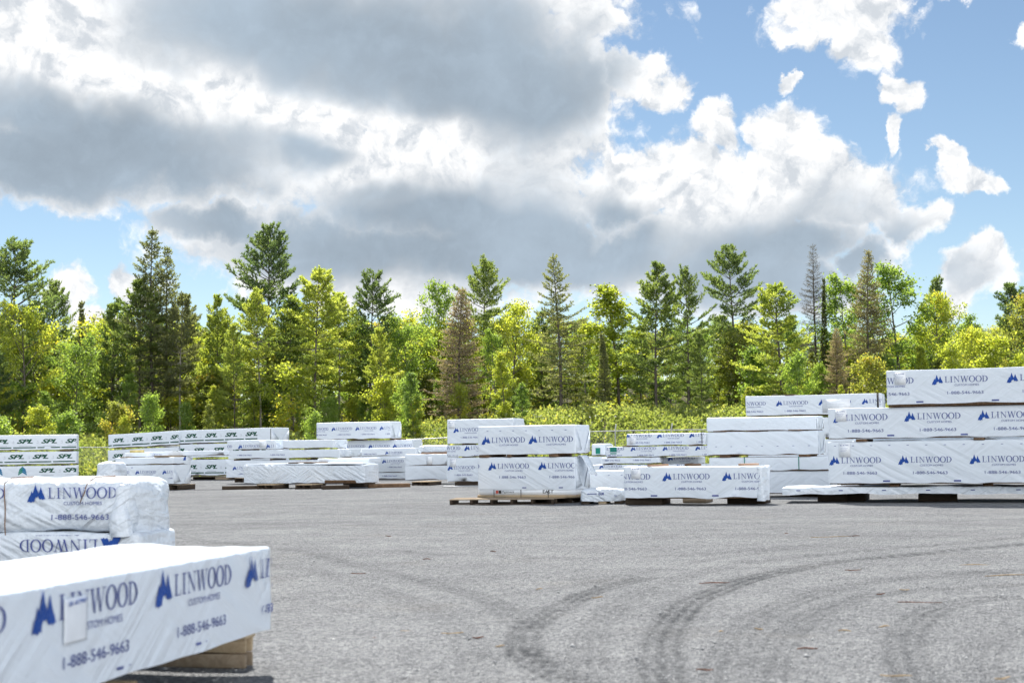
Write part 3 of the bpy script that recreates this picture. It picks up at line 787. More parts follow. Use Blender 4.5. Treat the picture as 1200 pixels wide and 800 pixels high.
# --- stack of plain packs left of it, with a printed pack far behind
def plain_stack():
    Y = 39.0; yw = R(-22); GR = None
    q4 = pack('bottom plain pack of the four-high white stack beside the tall stack', 838, 973, 552, 577.5, Y, yw, D=1.1, amp=.008); done(q4)
    q3 = pack('second plain pack from the bottom of the white stack, with two pale green straps', 831, 972, 536, 551, Y, yw, D=1.1)
    done(q3)
    for f_ in (.30, .75):
        mb = MB(); mb.box(q3.L * f_, -.014, 0, q3.L * f_ + .02, -.010, q3.h, 0); mb.build('strap', M['teal'], q3.root)
    q2 = pack('plain pack with a row of small staples, second from the top of the white stack', 829, 959, 506.3, 533, Y, yw, D=1.1)
    for i in range(8): ink(q2, STAMP_MARK, .25 + .42 * i, q2.h * .36, .16)
    done(q2)
    q1 = pack('topmost plain pack of the white stack beside the tall stack', 828, 957, 489.5, 505, Y, yw, D=1.1, r=.05)
    done(q1)
    for f_, lab in ((.12, 'left'), (.42, 'middle'), (.80, 'right')):
        sticks(q2, [f_], [lab + ' brown spacer under the topmost plain pack of the white stack'], 'spacers of the white stack', hh=.03, w=.36)
    sticks(q3, (.14, .80), ['left brown spacer in the middle gap of the white stack', 'right brown spacer in the middle gap of the white stack'], 'spacers of the white stack', hh=.05, w=.30)
    block('low bearer under the left part of the white stack', 850, 880, 577, .08, 1.0, Y=39.0)
    block('low bearer under the right part of the white stack', 925, 960, 577, .08, 1.0, Y=38.6)
    # far printed pack
    Y = 48; rp = pack('printed pack showing above the white stack, with a black strap near its right end', 874, 1034, 464.3, 487, Y, R(-19), D=1.2)
    row(rp, STAMP_LIN, -.38, .30, .20, 1.40); done(rp)
    mb = MB(); mb.box(rp.L - .16, -.014, 0, rp.L - .10, -.010, rp.h, 0); mb.build('strap', M['strap'], rp.root)
    paper(rp, 2.55, .05, .9, .44, '', 'long white patch over the print')
    gz = 0.12; hh = (rp.loc.z - .06 - gz) / 3
    for i in range(3):
        z = gz + i * (hh + .0)
        s_ = pack(('lowest', 'second', 'third')[i] + ' pack of the far stack hidden behind the white stack', None, None, None, None, Y, R(-19), loc=Vector((rp.loc.x + .05, rp.loc.y + .04, z + .02)), L=rp.L - .1, h=hh - .06, D=1.15)
        done(s_)
        sticks(s_, (.2, .8), 'spacer inside the far stack hidden behind the white stack', 'spacers of the far stack', hh=.035)
    sticks(rp, (.33,), ['dark board lying on the printed pack above the white stack'], 'spacers of the far stack', hh=.03, w=.3)
    block('bearer under the far stack hidden behind the white stack', 880, 1030, 560, .12, 1.0, Y=48.1, z=.0)
plain_stack()

# --- low stack in the gap between the middle pair and the white stack
def gap_stack():
    Y = 55; yw = R(-20)
    p5 = pack('bottom pack of the low stack in the gap, almost hidden', 700, 828, 552, 562, Y, yw); done(p5)
    p4 = pack('second pack from the bottom of the low stack in the gap', 692, 826, 544.5, 551.3, Y, yw); row(p4, STAMP_LIN, .35, .08, .17, 1.5); done(p4)
    p3 = pack('thin pack with a phone number only, left half of the low stack in the gap', 704, 773, 536.2, 542.8, Y, yw); row(p3, STAMP_PH, -.2, .28, .20, 1.2); done(p3)
    p3b = pack('thin pack with one large printed name, right half of the low stack in the gap', 775, 819, 535.5, 543, Y - .1, yw); ink(p3b, STAMP_LIN, .25, .10, .20); done(p3b)
    p2 = pack('second pack from the top of the low stack in the gap, with a green square', 711, 829, 523.5, 534.8, Y, yw)
    ink(p2, [('teal', rect(0, 0, 1, 1)), ('teal', rect(.03, -.28, .95, -.12))], .14, .17, .27, off=.006)
    row(p2, STAMP_LIN, .95, .20, .19, 1.26, n=3); done(p2)
    p2b = pack('small pack with a green square, peeping out left of the low stack in the gap', 693, 709, 520.0, 533.5, Y + 1.6, yw, r=.06, amp=.01)
    ink(p2b, [('teal', rect(0, 0, .8, 1)), ('teal', rect(.03, -.28, .75, -.12))], .18, .06, .24, off=.006); done(p2b)
    p1 = pack('topmost pack of the low stack in the gap', 734, 826, 508.2, 521.6, Y, yw, r=.05)
    row(p1, STAMP_LIN, -.05, .26, .20, 1.26, n=4); paper(p1, .14, .05, .24, .30); done(p1)
    mb = MB(); mb.box(p1.L - .12, -.014, .03, p1.L - .09, -.010, p1.h, 0); mb.build('strap', M['strap'], p1.root)
    sticks(p2, (.20, .86), ['left dark block under the topmost pack of the low stack in the gap', 'right dark block under the topmost pack of the low stack in the gap'], 'spacers of the gap stack', hh=.035, w=.3)
    for q, nm in ((p3, 'left thin pack'), (p4, 'second-lowest pack'), (p5, 'bottom pack')):
        sticks(q, (.12, .85), ['left brown spacer on the %s of the stack in the gap' % nm, 'right brown spacer on the %s of the stack in the gap' % nm], 'spacers of the gap stack', hh=.02)
    # support of the small pack
    s_ = pack('pack under the small green-square pack, hidden by the middle pair', None, None, None, None, 0, yw, loc=Vector((p2b.loc.x - .6, p2b.loc.y + .2, .10)), L=1.4, h=p2b.loc.z - .14, D=1.0); done(s_)
    mb = MB(); o = block('low bearer under the low stack in the gap', 705, 745, 563, .05, 1.0, Y=55.2)
gap_stack()

# --- stack left of the middle pair
def left_mid_stack():
    Y = 54; yw = YAW
    e3 = pack('bottom pack of the three-high stack just left of the middle pair', 524, 602, 536, 564, Y, yw)
    row(e3, STAMP_LIN, .02, .42, .21, 1.55); paper(e3, .13, .55, .24, .32); done(e3)
    e2 = pack('thin middle pack of the three-high stack left of the middle pair', 523.5, 602, 521.5, 534.5, Y, yw)
    row(e2, STAMP_LIN, -.60, .20, .22, 1.32); done(e2)
    e1 = pack('top pack of the three-high stack left of the middle pair', 524, 602, 491.6, 519.5, Y, yw)
    row(e1, STAMP_LIN, .26, .40, .215, 1.5); paper(e1, .08, .56, .24, .26); done(e1)
    sticks(e2, (.25, .8), ['left spacer under the top pack of the three-high stack', 'right spacer under the top pack of the three-high stack'], 'spacers of the three-high stack', hh=.04)
    sticks(e3, (.25, .8), ['left spacer on the bottom pack of the three-high stack', 'right spacer on the bottom pack of the three-high stack'], 'spacers of the three-high stack', hh=.04)
    block('black bearer under the three-high stack left of the middle pair', 533, 566, 569, .14, 1.1)
    g = G(519, 570.5); mb = MB(); mb.bbox(0, 0, 0, 1.5, .5, .03, .004, 0, .003); o = mb.build('thin_sheet', M['steel']); o.location = (g.x, g.y, .003); tag(o, 'thin grey sheet lying flat in front of the black bearer', 'sheet')
    # two-layer pack pair between it and the long group
    Y = 57
    d2 = pack('lower pack of the plain pair left of the three-high stack', 474.5, 524, 545.5, 561.5, Y, yw); done(d2)
    d1 = pack('upper pack of the plain pair left of the three-high stack', 474.5, 524, 532.3, 544.6, Y, yw, amp=.007); paper(d1, .95, .02, .25, .3, ''); done(d1)
    bg = pack('rolled white wrap lying on top of the plain pair', 489, 526, 522.3, 530, Y, R(-14), D=.7, r=.11, amp=.02, step=.08, name='wrap_roll', cat='wrap roll', mats=[M['wrap_loose']] + [M[k] for k in INKS], core=False, wavk=(3, 12), bottom=True); done(bg)
    mb = MB(); mb.bbox(0, 0, 0, 1.25, .5, .065, .005); o = mb.build('wood_stick', M['stick_new']); o.location = bg.loc + Vector((.15, -.05, -.068)); o.rotation_euler = (0, 0, R(-14)); tag(o, 'brown board under the rolled white wrap on the plain pair', 'board')
    g = G(482, 569); pallet('small pale pallet under the plain pair left of the three-high stack', (g.x, g.y + .3), yw, .75, 1.1, .15, 'pallet_new', 4, 'pale pallets under the long group')
    block('dark bearer timber lying left of the plain pair', 432, 480, 571.5, .14, .35, 'stick', R(12), group='loose dark bearers')
left_mid_stack()

# --- long group left of centre
def long_group():
    yw = YAW
    f4 = pack('long creased front pack of the group left of centre, on pallets', 285, 427, 545.6, 566, 53.7, yw, amp=.02, step=.12, wavk=(1.5, 10), mats=[M['wrap_loose']] + [M[k] for k in INKS])
    ink(f4, STAMP_LIN, 1.55, -.28, .2); ink(f4, STAMP_LIN, 2.9, -.20, .2); done(f4)
    f4t = pack('thin loose top layer on the long creased front pack', 287, 424, 543.2, 545.0, 53.72, yw, D=1.1, r=.02, amp=.01, name='thin_bundle', cat='thin bundle', core=False); done(f4t)
    tb = pack('short thin slab on the right end of the long creased pack', 372, 432, 537, 541.8, 53.9, yw, D=1.0, r=.03, amp=.01, name='thin_bundle', cat='thin bundle', core=False); done(tb)
    sticks(f4t, (.42, .55), ['left brown stick under the short thin slab', 'right brown stick under the short thin slab'], 'sticks on the creased pack', hh=.03, w=.4)
    Y = 61
    f3 = pack('lowest printed pack at the left of the group behind the creased pack', 265, 372, 539.5, 559, Y, yw); row(f3, STAMP_LIN, .32, .30, .19, 1.5); done(f3)
    f2 = pack('thin plain pack, second from the top in the group behind the creased pack', 267, 398, 527.8, 537, Y, yw); row(f2, STAMP_PH, .2, .30, .2, 1.6, n=2); done(f2)
    f2e = pack('short thin pack standing out at the right of the group behind the creased pack', 400, 409, 525.5, 534.5, Y - 1.5, yw); done(f2e)
    f1 = pack('left top pack with a half hidden name, in the group behind the creased pack', 266, 322, 516, 526.3, Y, yw); row(f1, STAMP_LIN, .55, .02, .20, 1.35); paper(f1, 1.6, .05, .35, .3, ''); done(f1)
    f1b = pack('right top pack without print, in the group behind the creased pack', 331, 392, 515.8, 525, Y - .9, yw); done(f1b)
    sticks(f3, (.1, .5, .9), ['left spacer on the lowest printed pack of the group', 'middle spacer on the lowest printed pack of the group', 'right spacer on the lowest printed pack of the group'], 'spacers of the long group', hh=.05)
    sticks(f2, (.15, .7), ['left spacer on the thin plain pack of the group', 'right spacer on the thin plain pack of the group'], 'spacers of the long group', hh=.03)
    Yc = 68
    c4 = pack('low printed pack at the right back of the group, showing one name', 425, 477, 535.5, 553, Yc - 1.5, yw); row(c4, STAMP_LIN, 1.0, .40, .21, 1.6); done(c4)
    c5 = pack('bottom pack at the right back of the group, showing a phone number', 425, 477, 553.8, 560.5, Yc - 1.5, yw); row(c5, STAMP_PH, .7, .3, .22, 1.6); done(c5)
    c3 = pack('thin bright pack across the front of the right back stack', 414, 487, 525.5, 534, 64.5, yw); ink(c3, STAMP_PH, .2, .24, .2); ink(c3, STAMP_LIN, 1.6, .05, .16); done(c3)
    c2 = pack('second pack from the top of the right back stack', 396, 483, 516.2, 533, Yc, yw); row(c2, STAMP_LIN, .35, .30, .21, 1.27); done(c2)
    c1 = pack('topmost pack of the right back stack, with four printed names', 370.5, 458, 495.3, 514.6, Yc, yw, r=.05)
    row(c1, STAMP_LIN, -.45, .38, .21, 1.27); done(c1)
    sticks(c2, (.22, .75), ['left brown spacer under the topmost pack of the right back stack', 'right brown spacer under the topmost pack of the right back stack'], 'spacers of the right back stack', hh=.05, w=.3)
    h_ = pack('pack hidden inside the right back stack below the second one', None, None, None, None, 0, yw, loc=Vector((c2.loc.x, c2.loc.y + .05, .12)), L=c2.L - .1, h=c2.loc.z - .17, D=1.1); done(h_)
    # dunnage
    g = G(301, 573); pallet('left pale pallet under the long creased pack', (g.x, g.y), yw, .72, 1.1, .17, 'pallet_new', 4, 'pale pallets under the long group')
    g = G(346, 573); pallet('middle pale pallet under the long creased pack', (g.x, g.y), yw, .66, 1.1, .17, 'pallet_new', 4, 'pale pallets under the long group')
    block('black round-ended beam lying left of the pale pallets', 260.5, 301, 573.8, .13, .3, 'palletdark', R(14), group='loose dark bearers')
    block('black beam under the right half of the long creased pack, its end forward', 379, 408, 573.4, .14, .3, 'palletdark', R(22), group='loose dark bearers')
    block('dark bearer behind it under the right end of the long creased pack', 402, 428, 570.5, .16, .9, 'palletdark', group='loose dark bearers')
    g = G(275, 565); pallet('small pallet under the lowest printed pack at the left of the group', (g.x, g.y), yw, .8, 1.1, .2, 'pallet', 4, 'pale pallets under the long group')
    block('bearer under the back of the lowest printed pack', 335, 365, 566, .2, .9, Y=61)
    block('bearer under the right back stack', 440, 470, 561, .1, .9, Y=66.4)
long_group()

# --- green-lettered stacks
def spl_pack(label, xL, xR, yt, yb, Y, yaw, tilt=0, u=.4, s=.20, rep=1.14, stripe=True, right_blank=0, **kw):
    p = pack(label, xL, xR, yt, yb, Y, yaw, tilt=tilt, **kw)
    x = u - rep
    while x < p.L - right_blank:
        ink(p, STAMP_SPL, x, p.h * .40, s, u1=p.L - right_blank - .02)
        if stripe: ink(p, [('green', rect(0, 0, rep * .94, .055))], x, .085, 1, u1=p.L - right_blank - .02)
        x += rep
    return done(p)
def spl_stacks():
    Y = 72; yw = YAW; GS = 'green-lettered packs of the long low stack'
    # left column of three, right column of three (the right one stands a little nearer and higher)
    A = [('top', 127, 210, 509.4, 524.8), ('middle', 126.5, 210, 527.5, 543.2), ('bottom', 127, 210, 545, 559.5)]
    B = [('top', 211, 318, 504.3, 519.2), ('middle', 211, 318, 520.8, 536.2), ('bottom', 211, 318, 538.5, 556.6)]
    out = []
    for nm, a, b_, yt, yb in A:
        out.append(spl_pack('%s green-lettered pack in the left half of the long stack by the fence post' % nm, a, b_, yt, yb, Y, yw, tilt=.034 if nm != 'bottom' else .0, u=.28, D=1.2))
    for nm, a, b_, yt, yb in B:
        q = spl_pack('%s green-lettered pack in the right half of the long stack, its end blank' % nm, a, b_, yt, yb, Y - 1.6, yw, tilt=.012 if nm != 'bottom' else 0, u=.30 if nm != 'middle' else .75, D=1.7, right_blank=.75 if nm == 'top' else 0)
        if nm == 'top':
            mb = MB(); mb.box(q.L - .04, -.014, .02, q.L - .01, -.010, q.h - .03, 0); mb.build('strap', M['strap'], q.root)
        out.append(q)
    for q, nm in ((out[1], 'left middle'), (out[4], 'right middle'), (out[2], 'left bottom'), (out[5], 'right bottom')):
        sticks(q, (.2, .8), ['spacer at the left on the %s pack of the long green-lettered stack' % nm, 'spacer at the right on the %s pack of the long green-lettered stack' % nm], 'spacers of the green-lettered stack', hh=.03)
    block('brown bearer at the right end of the long green-lettered stack', 252, 268, 562, .13, 1.1, 'pallet')
    block('dark bearer under the long green-lettered stack, left of the brown one', 226, 250, 561.5, .12, 1.1)
    block('bearer under the left half of the long green-lettered stack', 150, 180, 560, .09, 1.1, Y=72)
    # frontal stack at the left edge
    Y = 64; yw = R(13); k = pxm(Y)
    rows = [('top', 508.8, 526.0, .55), ('middle', 528.3, 542.6, .18)]
    L_ = 6.2
    def place(nm, yt, yb, off, right=90):
        pr = P(right, yb, Y); h = P(right, yt, Y).z - pr.z
        loc = pr - Vector((math.cos(yw), math.sin(yw), 0)) * L_
        p = pack('%s pack of the green-lettered stack at the left edge' % nm, None, None, None, None, Y, yw, loc=loc, L=L_, h=h)
        return p
    ref = []
    for nm, yt, yb, off in rows:
        p = place(nm, yt, yb, off); rep = 1.03; x = off - rep
        while x < p.L:
            ink(p, STAMP_SPL, x, p.h * .42, .195)
            ink(p, [('green', rect(0, 0, rep * .93, .05))], x - .15, .07, 1); x += rep
        done(p); ref.append(p)
    p = place('bottom', 544.8, 562.5, 0); rep = 1.03
    for i in range(2): ink(p, STAMP_SPL, p.L - 1.62 + i * rep, p.h * .55, .195)
    for i in range(4): ink(p, STAMP_INT, p.L - 2.32 - 1.02 * i, p.h * .46, .335)
    done(p); ref.append(p)
    sticks(ref[1], (.3, .92), ['spacer at the left under the top pack of the stack at the left edge', 'reddish spacer at the right under the top pack of the stack at the left edge'], 'spacers of the stack at the left edge', hh=.05, w=.5)
    sticks(ref[2], (.3, .9), ['spacer at the left on the bottom pack of the stack at the left edge', 'spacer at the right on the bottom pack of the stack at the left edge'], 'spacers of the stack at the left edge', hh=.04)
    for f_, nm in ((.25, 'left'), (.85, 'right')):
        q = ref[2]; mb = MB(); mb.bbox(0, 0, 0, .3, 1.1, max(.05, q.loc.z - .04), .006); o = mb.build('timber_bearer', M['palletdark'])
        o.location = (q.loc.x + math.cos(yw) * q.L * f_, q.loc.y + math.sin(yw) * q.L * f_, 0); o.rotation_euler = (0, 0, yw); tag(o, '%s bearer under the green-lettered stack at the left edge' % nm, 'timber', 'bearers of the stack at the left edge')
spl_stacks()

# --- white packs in front of the green-lettered stack
def left_front():
    Y = 53.9; yw = YAW
    g2 = pack('lower printed pack in front of the long green-lettered stack', 135, 203, 544.8, 567, Y, yw); row(g2, STAMP_LIN, -.30, .36, .175, 1.20)
    for x in (.35, .75): ink(g2, STAMP_MARK, x, g2.h - .10, .3)
    done(g2)
    g1 = pack('upper plain pack in front of the long green-lettered stack', 135, 203, 536.4, 543.8, Y, yw, amp=.008)
    done(g1)
    mb = MB(); mb.add([(g1.L + .012, .62, .12), (g1.L + .012, .80, .12), (g1.L + .012, .80, .24), (g1.L + .012, .70, .24)], [(0, 1, 2, 3)]); mb.build('printed_mark', M['blue'], g1.root)
    sticks(g2, (.15, .85), ['left spacer between the two packs in front of the green-lettered stack', 'right spacer between the two packs in front of the green-lettered stack'], 'spacers of the two packs', hh=.02)
    t_ = pack('long thin pack across the top of the two packs, sticking out right', 166, 262, 529, 533.8, Y + .55, R(-16), D=.5, r=.02); ink(t_, STAMP_PH, .2, .16, .14); done(t_)
    t2 = pack('short thin board bundle at the left end of the long thin pack', 146, 172, 530.5, 535, Y + .2, R(-16), D=.5, r=.02); done(t2)
    mb = MB(); mb.bbox(0, 0, 0, .48, .25, .10, .01); o = mb.build('foam_strip', mat_plain('yellow_foam', (.62, .50, .22), .8)); o.location = P(152, 533.4, Y + .3); o.location.z = t2.loc.z + t2.h + .004; o.rotation_euler = (0, 0, R(-16)); tag(o, 'pale yellow strip lying on the short thin board bundle', 'foam strip')
    st_ = sticks(g1, (.80,), ['brown block under the right part of the long thin pack'], 'blocks under the long thin pack', 'pallet', hh=.07, w=.62)
    st_ = sticks(g1, (.15,), ['brown block under the left part of the long thin pack'], 'blocks under the long thin pack', 'pallet', hh=.03, w=.3)
    gg = G(190, 574); pallet('brown pallet under the right end of the lower printed pack', (gg.x, gg.y), yw, .72, 1.1, .2, 'pallet', 4, None)
    block('bearer under the left end of the lower printed pack', 140, 165, 572, .18, 1.0, Y=54)
    p = pack('rounded shrink-wrapped bundle at the left end of the two packs', 110.5, 136, 541.5, 560, 52.0, R(-10), D=.9, r=.16, amp=.03, step=.07, name='wrapped_bag', cat='wrapped bag', mats=[M['wrap_loose']] + [M[k] for k in INKS], core=False, wavk=(3, 12)); done(p)
    mb = MB(); mb.bbox(0, 0, 0, .75, .85, p.loc.z - .01, .01); o = mb.build('timber_bearer', M['palletdark']); o.location = (p.loc.x + .02, p.loc.y + .03, 0); o.rotation_euler = (0, 0, R(-10)); tag(o, 'dark bearer under the rounded shrink-wrapped bundle', 'timber')
left_front()

# --- near bundle with a rounded, shrink-wrapped end
def near_bundle():
    Y = 16.1; yw = R(-9); mats = [M['wrap_loose']] + [M[k] for k in INKS]
    L_ = 3.1
    end = P(150, 624, Y)
    loc = end - Vector((math.cos(yw), math.sin(yw), 0)) * L_
    h = P(150, 559.5, Y).z - end.z
    p = pack('near shrink-wrapped bundle with a rounded end and a brown cord, at the left edge', None, None, None, None, Y, yw, loc=loc, L=L_, h=h, D=1.05, r=.17, amp=.022, step=.04, mats=mats, core=False, wavk=(1.6, 12), bottom=True, name='wrapped_bundle', cat='wrapped bundle')
    def U(px):   # pixel column to distance along the front
        lo_, hi_ = -1, 6
        for _ in range(40):
            md = (lo_ + hi_) / 2; q = loc + Vector((math.cos(yw), math.sin(yw), 0)) * md
            if to_px(q)[0] > px: hi_ = md
            else: lo_ = md
        return lo_
    s = .205
    ink(p, STAMP_LIN, U(31), .35, s, off=.012, u1=U(135)); ink(p, STAMP_LIN, U(31) - 1.36, .35, s, off=.012)
    done(p)
    e = MB(); ue = U(130)
    shell(e, L_ - ue + .05, 1.16, h + .02, .16, .035, Wav(21, .034, 3, 17, 14), 21, x0=ue, y0=-.035, z0=-.05, hem=.03)
    e.build('end_wrap', M['wrap_loose'], p.root, True)
    for px0, px1 in ((103, 94), (4, 8)):
        c = MB(); pts = []
        for i in range(12):
            a = i / 11; u = U(px0 + (px1 - px0) * a); w = h - .05 - (h * .38 if px0 > 50 else h * .95) * a
            pts.append((u, -float(p.wav(u, w)) - .012 - .01 * math.sin(a * 9), w))
        pts = [(U(px0) + .1, .5, h + .012), (U(px0) + .04, .1, h + .01)] + pts
        c.tube(pts, .006, 6); c.build('cord', M['rope'], p.root, True)
    q = pack('lower near bundle with upside-down lettering, under the cord-tied one', None, None, None, None, Y, yw, loc=Vector((loc.x - .1, loc.y + .05, .12)), L=L_ + .22, h=loc.z - .125, D=1.1, r=.06, amp=.012, step=.06, mats=mats, core=False, wavk=(2, 12), name='wrapped_bundle', cat='wrapped bundle')
    ink(q, STAMP_LIN, U(30) + 1.25 + .0, q.h - .02, .23, rot=180, off=.012); ink(q, STAMP_LIN, U(30) + 1.25 - 1.5, q.h - .02, .23, rot=180, off=.012)
    ink(q, STAMP_LIN, U(30) + 1.25 + 1.5, q.h - .02, .23, rot=180, off=.012); done(q)
    for f_ in (.3, .85):
        mb = MB(); mb.bbox(0, 0, 0, .14, 1.1, .115, .008); o = mb.build('timber_bearer', M['pallet']); o.location = q.loc + Vector((math.cos(yw) * q.L * f_, math.sin(yw) * q.L * f_, 0)); o.location.z = .002
        o.rotation_euler = (0, 0, yw); tag(o, ('left' if f_ < .5 else 'right') + ' bearer under the near bundles at the left edge', 'timber', 'bearers of the near bundles')
near_bundle()

# --- big pack in the foreground
def foreground():
    far_b, far_t = P(318, 735.5, 9.76), P(318, 640.3, 9.76); nb = P(30, 829.6, 6.68)
    v = far_b - nb; yaw = math.atan2(v.y, v.x); tilt = math.atan2(v.z, math.hypot(v.x, v.y))
    L_ = 5.0; d = v.normalized(); loc = far_b - d * L_; h = (far_t - far_b).length
    fold = Wav(5, .010, 2, 9, 10)
    def drape(V):                                     # tension folds at the far lower corner, slack hem and a dent in the top
        V = np.array(V, float); u, w = V[:, 0], V[:, 2]
        f = np.clip((u - (L_ - 1.1)) / 1.1, 0, 1); front = np.exp(-np.clip(V[:, 1], 0, 9) / .05)
        dx, dz = L_ + .02 - u, w + .02
        ang = np.arctan2(dz, dx + 1e-6)
        V[:, 1] += front * f ** 1.2 * .007 * np.sin(ang * 22) * np.clip(np.hypot(dx, dz) / .3, 0, 1)
        top = np.clip((w - h + .06) / .06, 0, 1)
        inn = np.clip(V[:, 1] / .25, 0, 1) * np.clip((1.2 - V[:, 1]) / .12, 0, 1); V[:, 2] += top * inn * (.018 * np.exp(-((V[:, 1] - .95) / .2) ** 2) * (1 + .6 * np.sin(u * 3.1)) - .016 * np.exp(-((V[:, 1] - .55) / .22) ** 2) * np.sin(u * 1.7 + 1) + .003 * np.sin(u * 13 + V[:, 1] * 22))
        return V
    p = pack('large foreground pack with a plastic document sleeve, cut off by the left frame edge', None, None, None, None, 0, yaw, tilt=tilt, loc=loc, L=L_, h=h, D=1.2, r=.022, amp=.0022, step=.028,
             mats=[M['wrap_fine']] + [M[k] for k in INKS], hem=.006, wavk=(2, 10), drape=drape, core=False)
    def UW(px, py):
        o = Vector((0, 0, EYE)); r_ = ray(px, py); n = Vector((math.sin(yaw), -math.cos(yaw), 0))
        q = o + r_ * ((loc - o).dot(n) / r_.dot(n)) - loc
        u = q.dot(d); up = Vector((0, 0, 1)) - d * d.z; return u, q.dot(up.normalized())
    UWs = [UW(181, 712), UW(288, 687), UW(40, 743)]
    s_ = .205
    u1, w1 = UW(181, 712); u2, w2 = UW(288, 687); u0, w0 = UW(40, 743)
    print('fg prints', u0, w0, u1, w1, u2, w2, 'h', h)
    rep = (u2 - u0) / 2
    for i in range(-2, 2): ink(p, STAMP_LIN, u1 + rep * i, w1 + (w1 - w0) * max(-1, i) * .9, s_, off=.013 if i == 1 else .006, sub=.014 if i == 1 else .03)
    u, w = UW(232, 748)
    x = UW(232, 743)[0]
    while x > 0: ink(p, STAMP_MARK, x, .05, .22, off=.006); ink(p, STAMP_MARK, x + .11, .052, .07, off=.006); x -= 1.0
    done(p)
    # document sleeve
    ua, wa = UW(72, 757); ub, wb = UW(100, 690)
    mb = MB(); nU, nW = 10, 14; V = []; F = []
    for j in range(nW + 1):
        for i in range(nU + 1):
            uu = ua + (ub - ua) * i / nU; ww = wa + .005 + (wb - wa - .03) * j / nW
            V.append((uu, -float(p.wav(uu, ww)) - .012 - .008 * math.sin(math.pi * i / nU) * math.sin(math.pi * j / nW), ww))
    for j in range(nW):
        for i in range(nU): F.append((j * (nU + 1) + i, j * (nU + 1) + i + 1, (j + 1) * (nU + 1) + i + 1, (j + 1) * (nU + 1) + i))
    mb.add(V, F)
    W_, H_ = ub - ua, wb - wa
    for tr in font('B-4790', 0, 1, 0, 1, .25):
        mb.add([(ua + W_ * (.12 + .75 * a), -float(p.wav(ua, wa)) - .024, wa + H_ * (.74 + .09 * b + .03 * a)) for a, b in tr], [(0, 1, 2)], 1)
    o = mb.build('document_sleeve', [mat_plain('sleeve', (.80, .84, .90), .25, .04, 14, .6), M['blue']], p.root, True); md = o.modifiers.new('solid', 'SOLIDIFY'); md.thickness = .0012; md.offset = 1
    # pallet under the far end
    c = G(287, 782.5)
    dirp = Vector((math.cos(yaw), math.sin(yaw), 0)); left = Vector((-math.sin(yaw), math.cos(yaw), 0))
    root = tag(empty('timber_skid', (c.x, c.y, 0), yaw), 'fresh hollow wooden skid under the far end of the large foreground pack', 'skid')
    H_ = max(.12, far_b.z - .05)
    for x0, x1 in ((0, .035), (.115, .15)):
        for z0, z1 in ((0, H_ * .40), (H_ * .40 + .006, H_ - .040)):
            mb = MB(); mb.bbox(x0, .0, z0, x1, 1.1, z1, .005, 0, .004); mb.build('side_board', M['pallet' if z0 == 0 else 'pallet_new'], root)
    mb = MB(); mb.bbox(-.012, -.010, H_ - .0395, .165, 1.1, H_, .005, 0, .002); mb.build('top_board', M['pallet_new'], root)
    mb = MB(); mb.bbox(.0352, .12, .0, .1148, .20, H_ - .041, .004, 0, .001); mb.build('spacer_block', M['pallet_new'], root)
    c2 = c + dirp * -1.75
    mb = MB(); mb.bbox(0, -.02, 0, .09, 1.15, H_ - .05, .006, 0, .002); o = mb.build('timber_bearer', M['pallet_new']); o.location = (c2.x, c2.y, 0.002); o.rotation_euler = (0, 0, yaw); tag(o, 'wooden bearer under the near half of the large foreground pack', 'timber')
    mb = MB(); mb.bbox(0, -.02, 0, .09, 1.15, H_ - .10, .006, 0, .002); o = mb.build('timber_bearer', M['pallet_new']); c3 = c + dirp * -4.0; o.location = (c3.x, c3.y, 0.002); o.rotation_euler = (0, 0, yaw); tag(o, 'wooden bearer under the near end of the large foreground pack, outside the frame', 'timber')
foreground()

# ------------------------------------------------------------------ litter on the gravel
M['bark'] = mat_plain('bark_brown', (.17, .07, .04), .9, .4, 40)
M['chip'] = mat_plain('pale_chip', (.45, .33, .2), .9, .3, 40)
LIT = [(837, 683, .36, 'bark', 20), (1078, 706, .40, 'bark', -5), (1000, 668, .2, 'bark', 12), (972, 629, .6, 'chip', 8), (1000, 628, .2, 'bark', 0), (921, 625, .2, 'bark', 60), (946, 760, .16, 'bark', 10), (826, 785, .12, 'bark', 10),
       (420, 672, .18, 'bark', 5), (560, 747, .09, 'bark', 0), (586, 757, .05, 'chip', 10), (1180, 674, .5, 'chip', 4), (1145, 662, .4, 'chip', -12), (440, 748, .05, 'bark', 40), (485, 740, .22, 'chip', -5), (530, 742, .18, 'chip', 6), (700, 700, .12, 'chip', 15), (1036, 734, .10, 'chip', 20), (990, 739, .1, 'chip', -20), (845, 740, .08, 'chip', 60), (889, 737, .07, 'chip', 0), (1175, 795, .14, 'chip', 30), (1050, 792, .2, 'chip', -20), (632, 690, .07, 'chip', 10), (500, 655, .1, 'bark', 10), (578, 646, .09, 'bark', -20), (455, 628, .1, 'bark', 0), (1060, 691, .1, 'chip', 0), (1032, 696, .09, 'bark', 10)]
for i, (x, y, l, mt, a) in enumerate(LIT):
    l = max(l, .07); g = G(x, y); mb = MB(); n = 6
    pts = [(l * (k_ / (n - 1) - .5), .02 * l * math.sin(k_ * 1.3 + i), .006 + .004 * math.sin(k_ + i)) for k_ in range(n)]
    mb.tube(pts, [.002 + .0045 * math.sin(math.pi * (k_ + .6) / n) for k_ in range(n)], 5)
    o = mb.build('wood_splinter', M[mt]); o.location = g; o.rotation_euler = (0, 0, R(a))
    tag(o, 'small reddish-brown splinter of bark lying on the gravel' if mt == 'bark' else 'small pale wood splinter lying on the gravel', 'splinter', 'bark splinters on the gravel' if mt == 'bark' else 'pale splinters on the gravel')

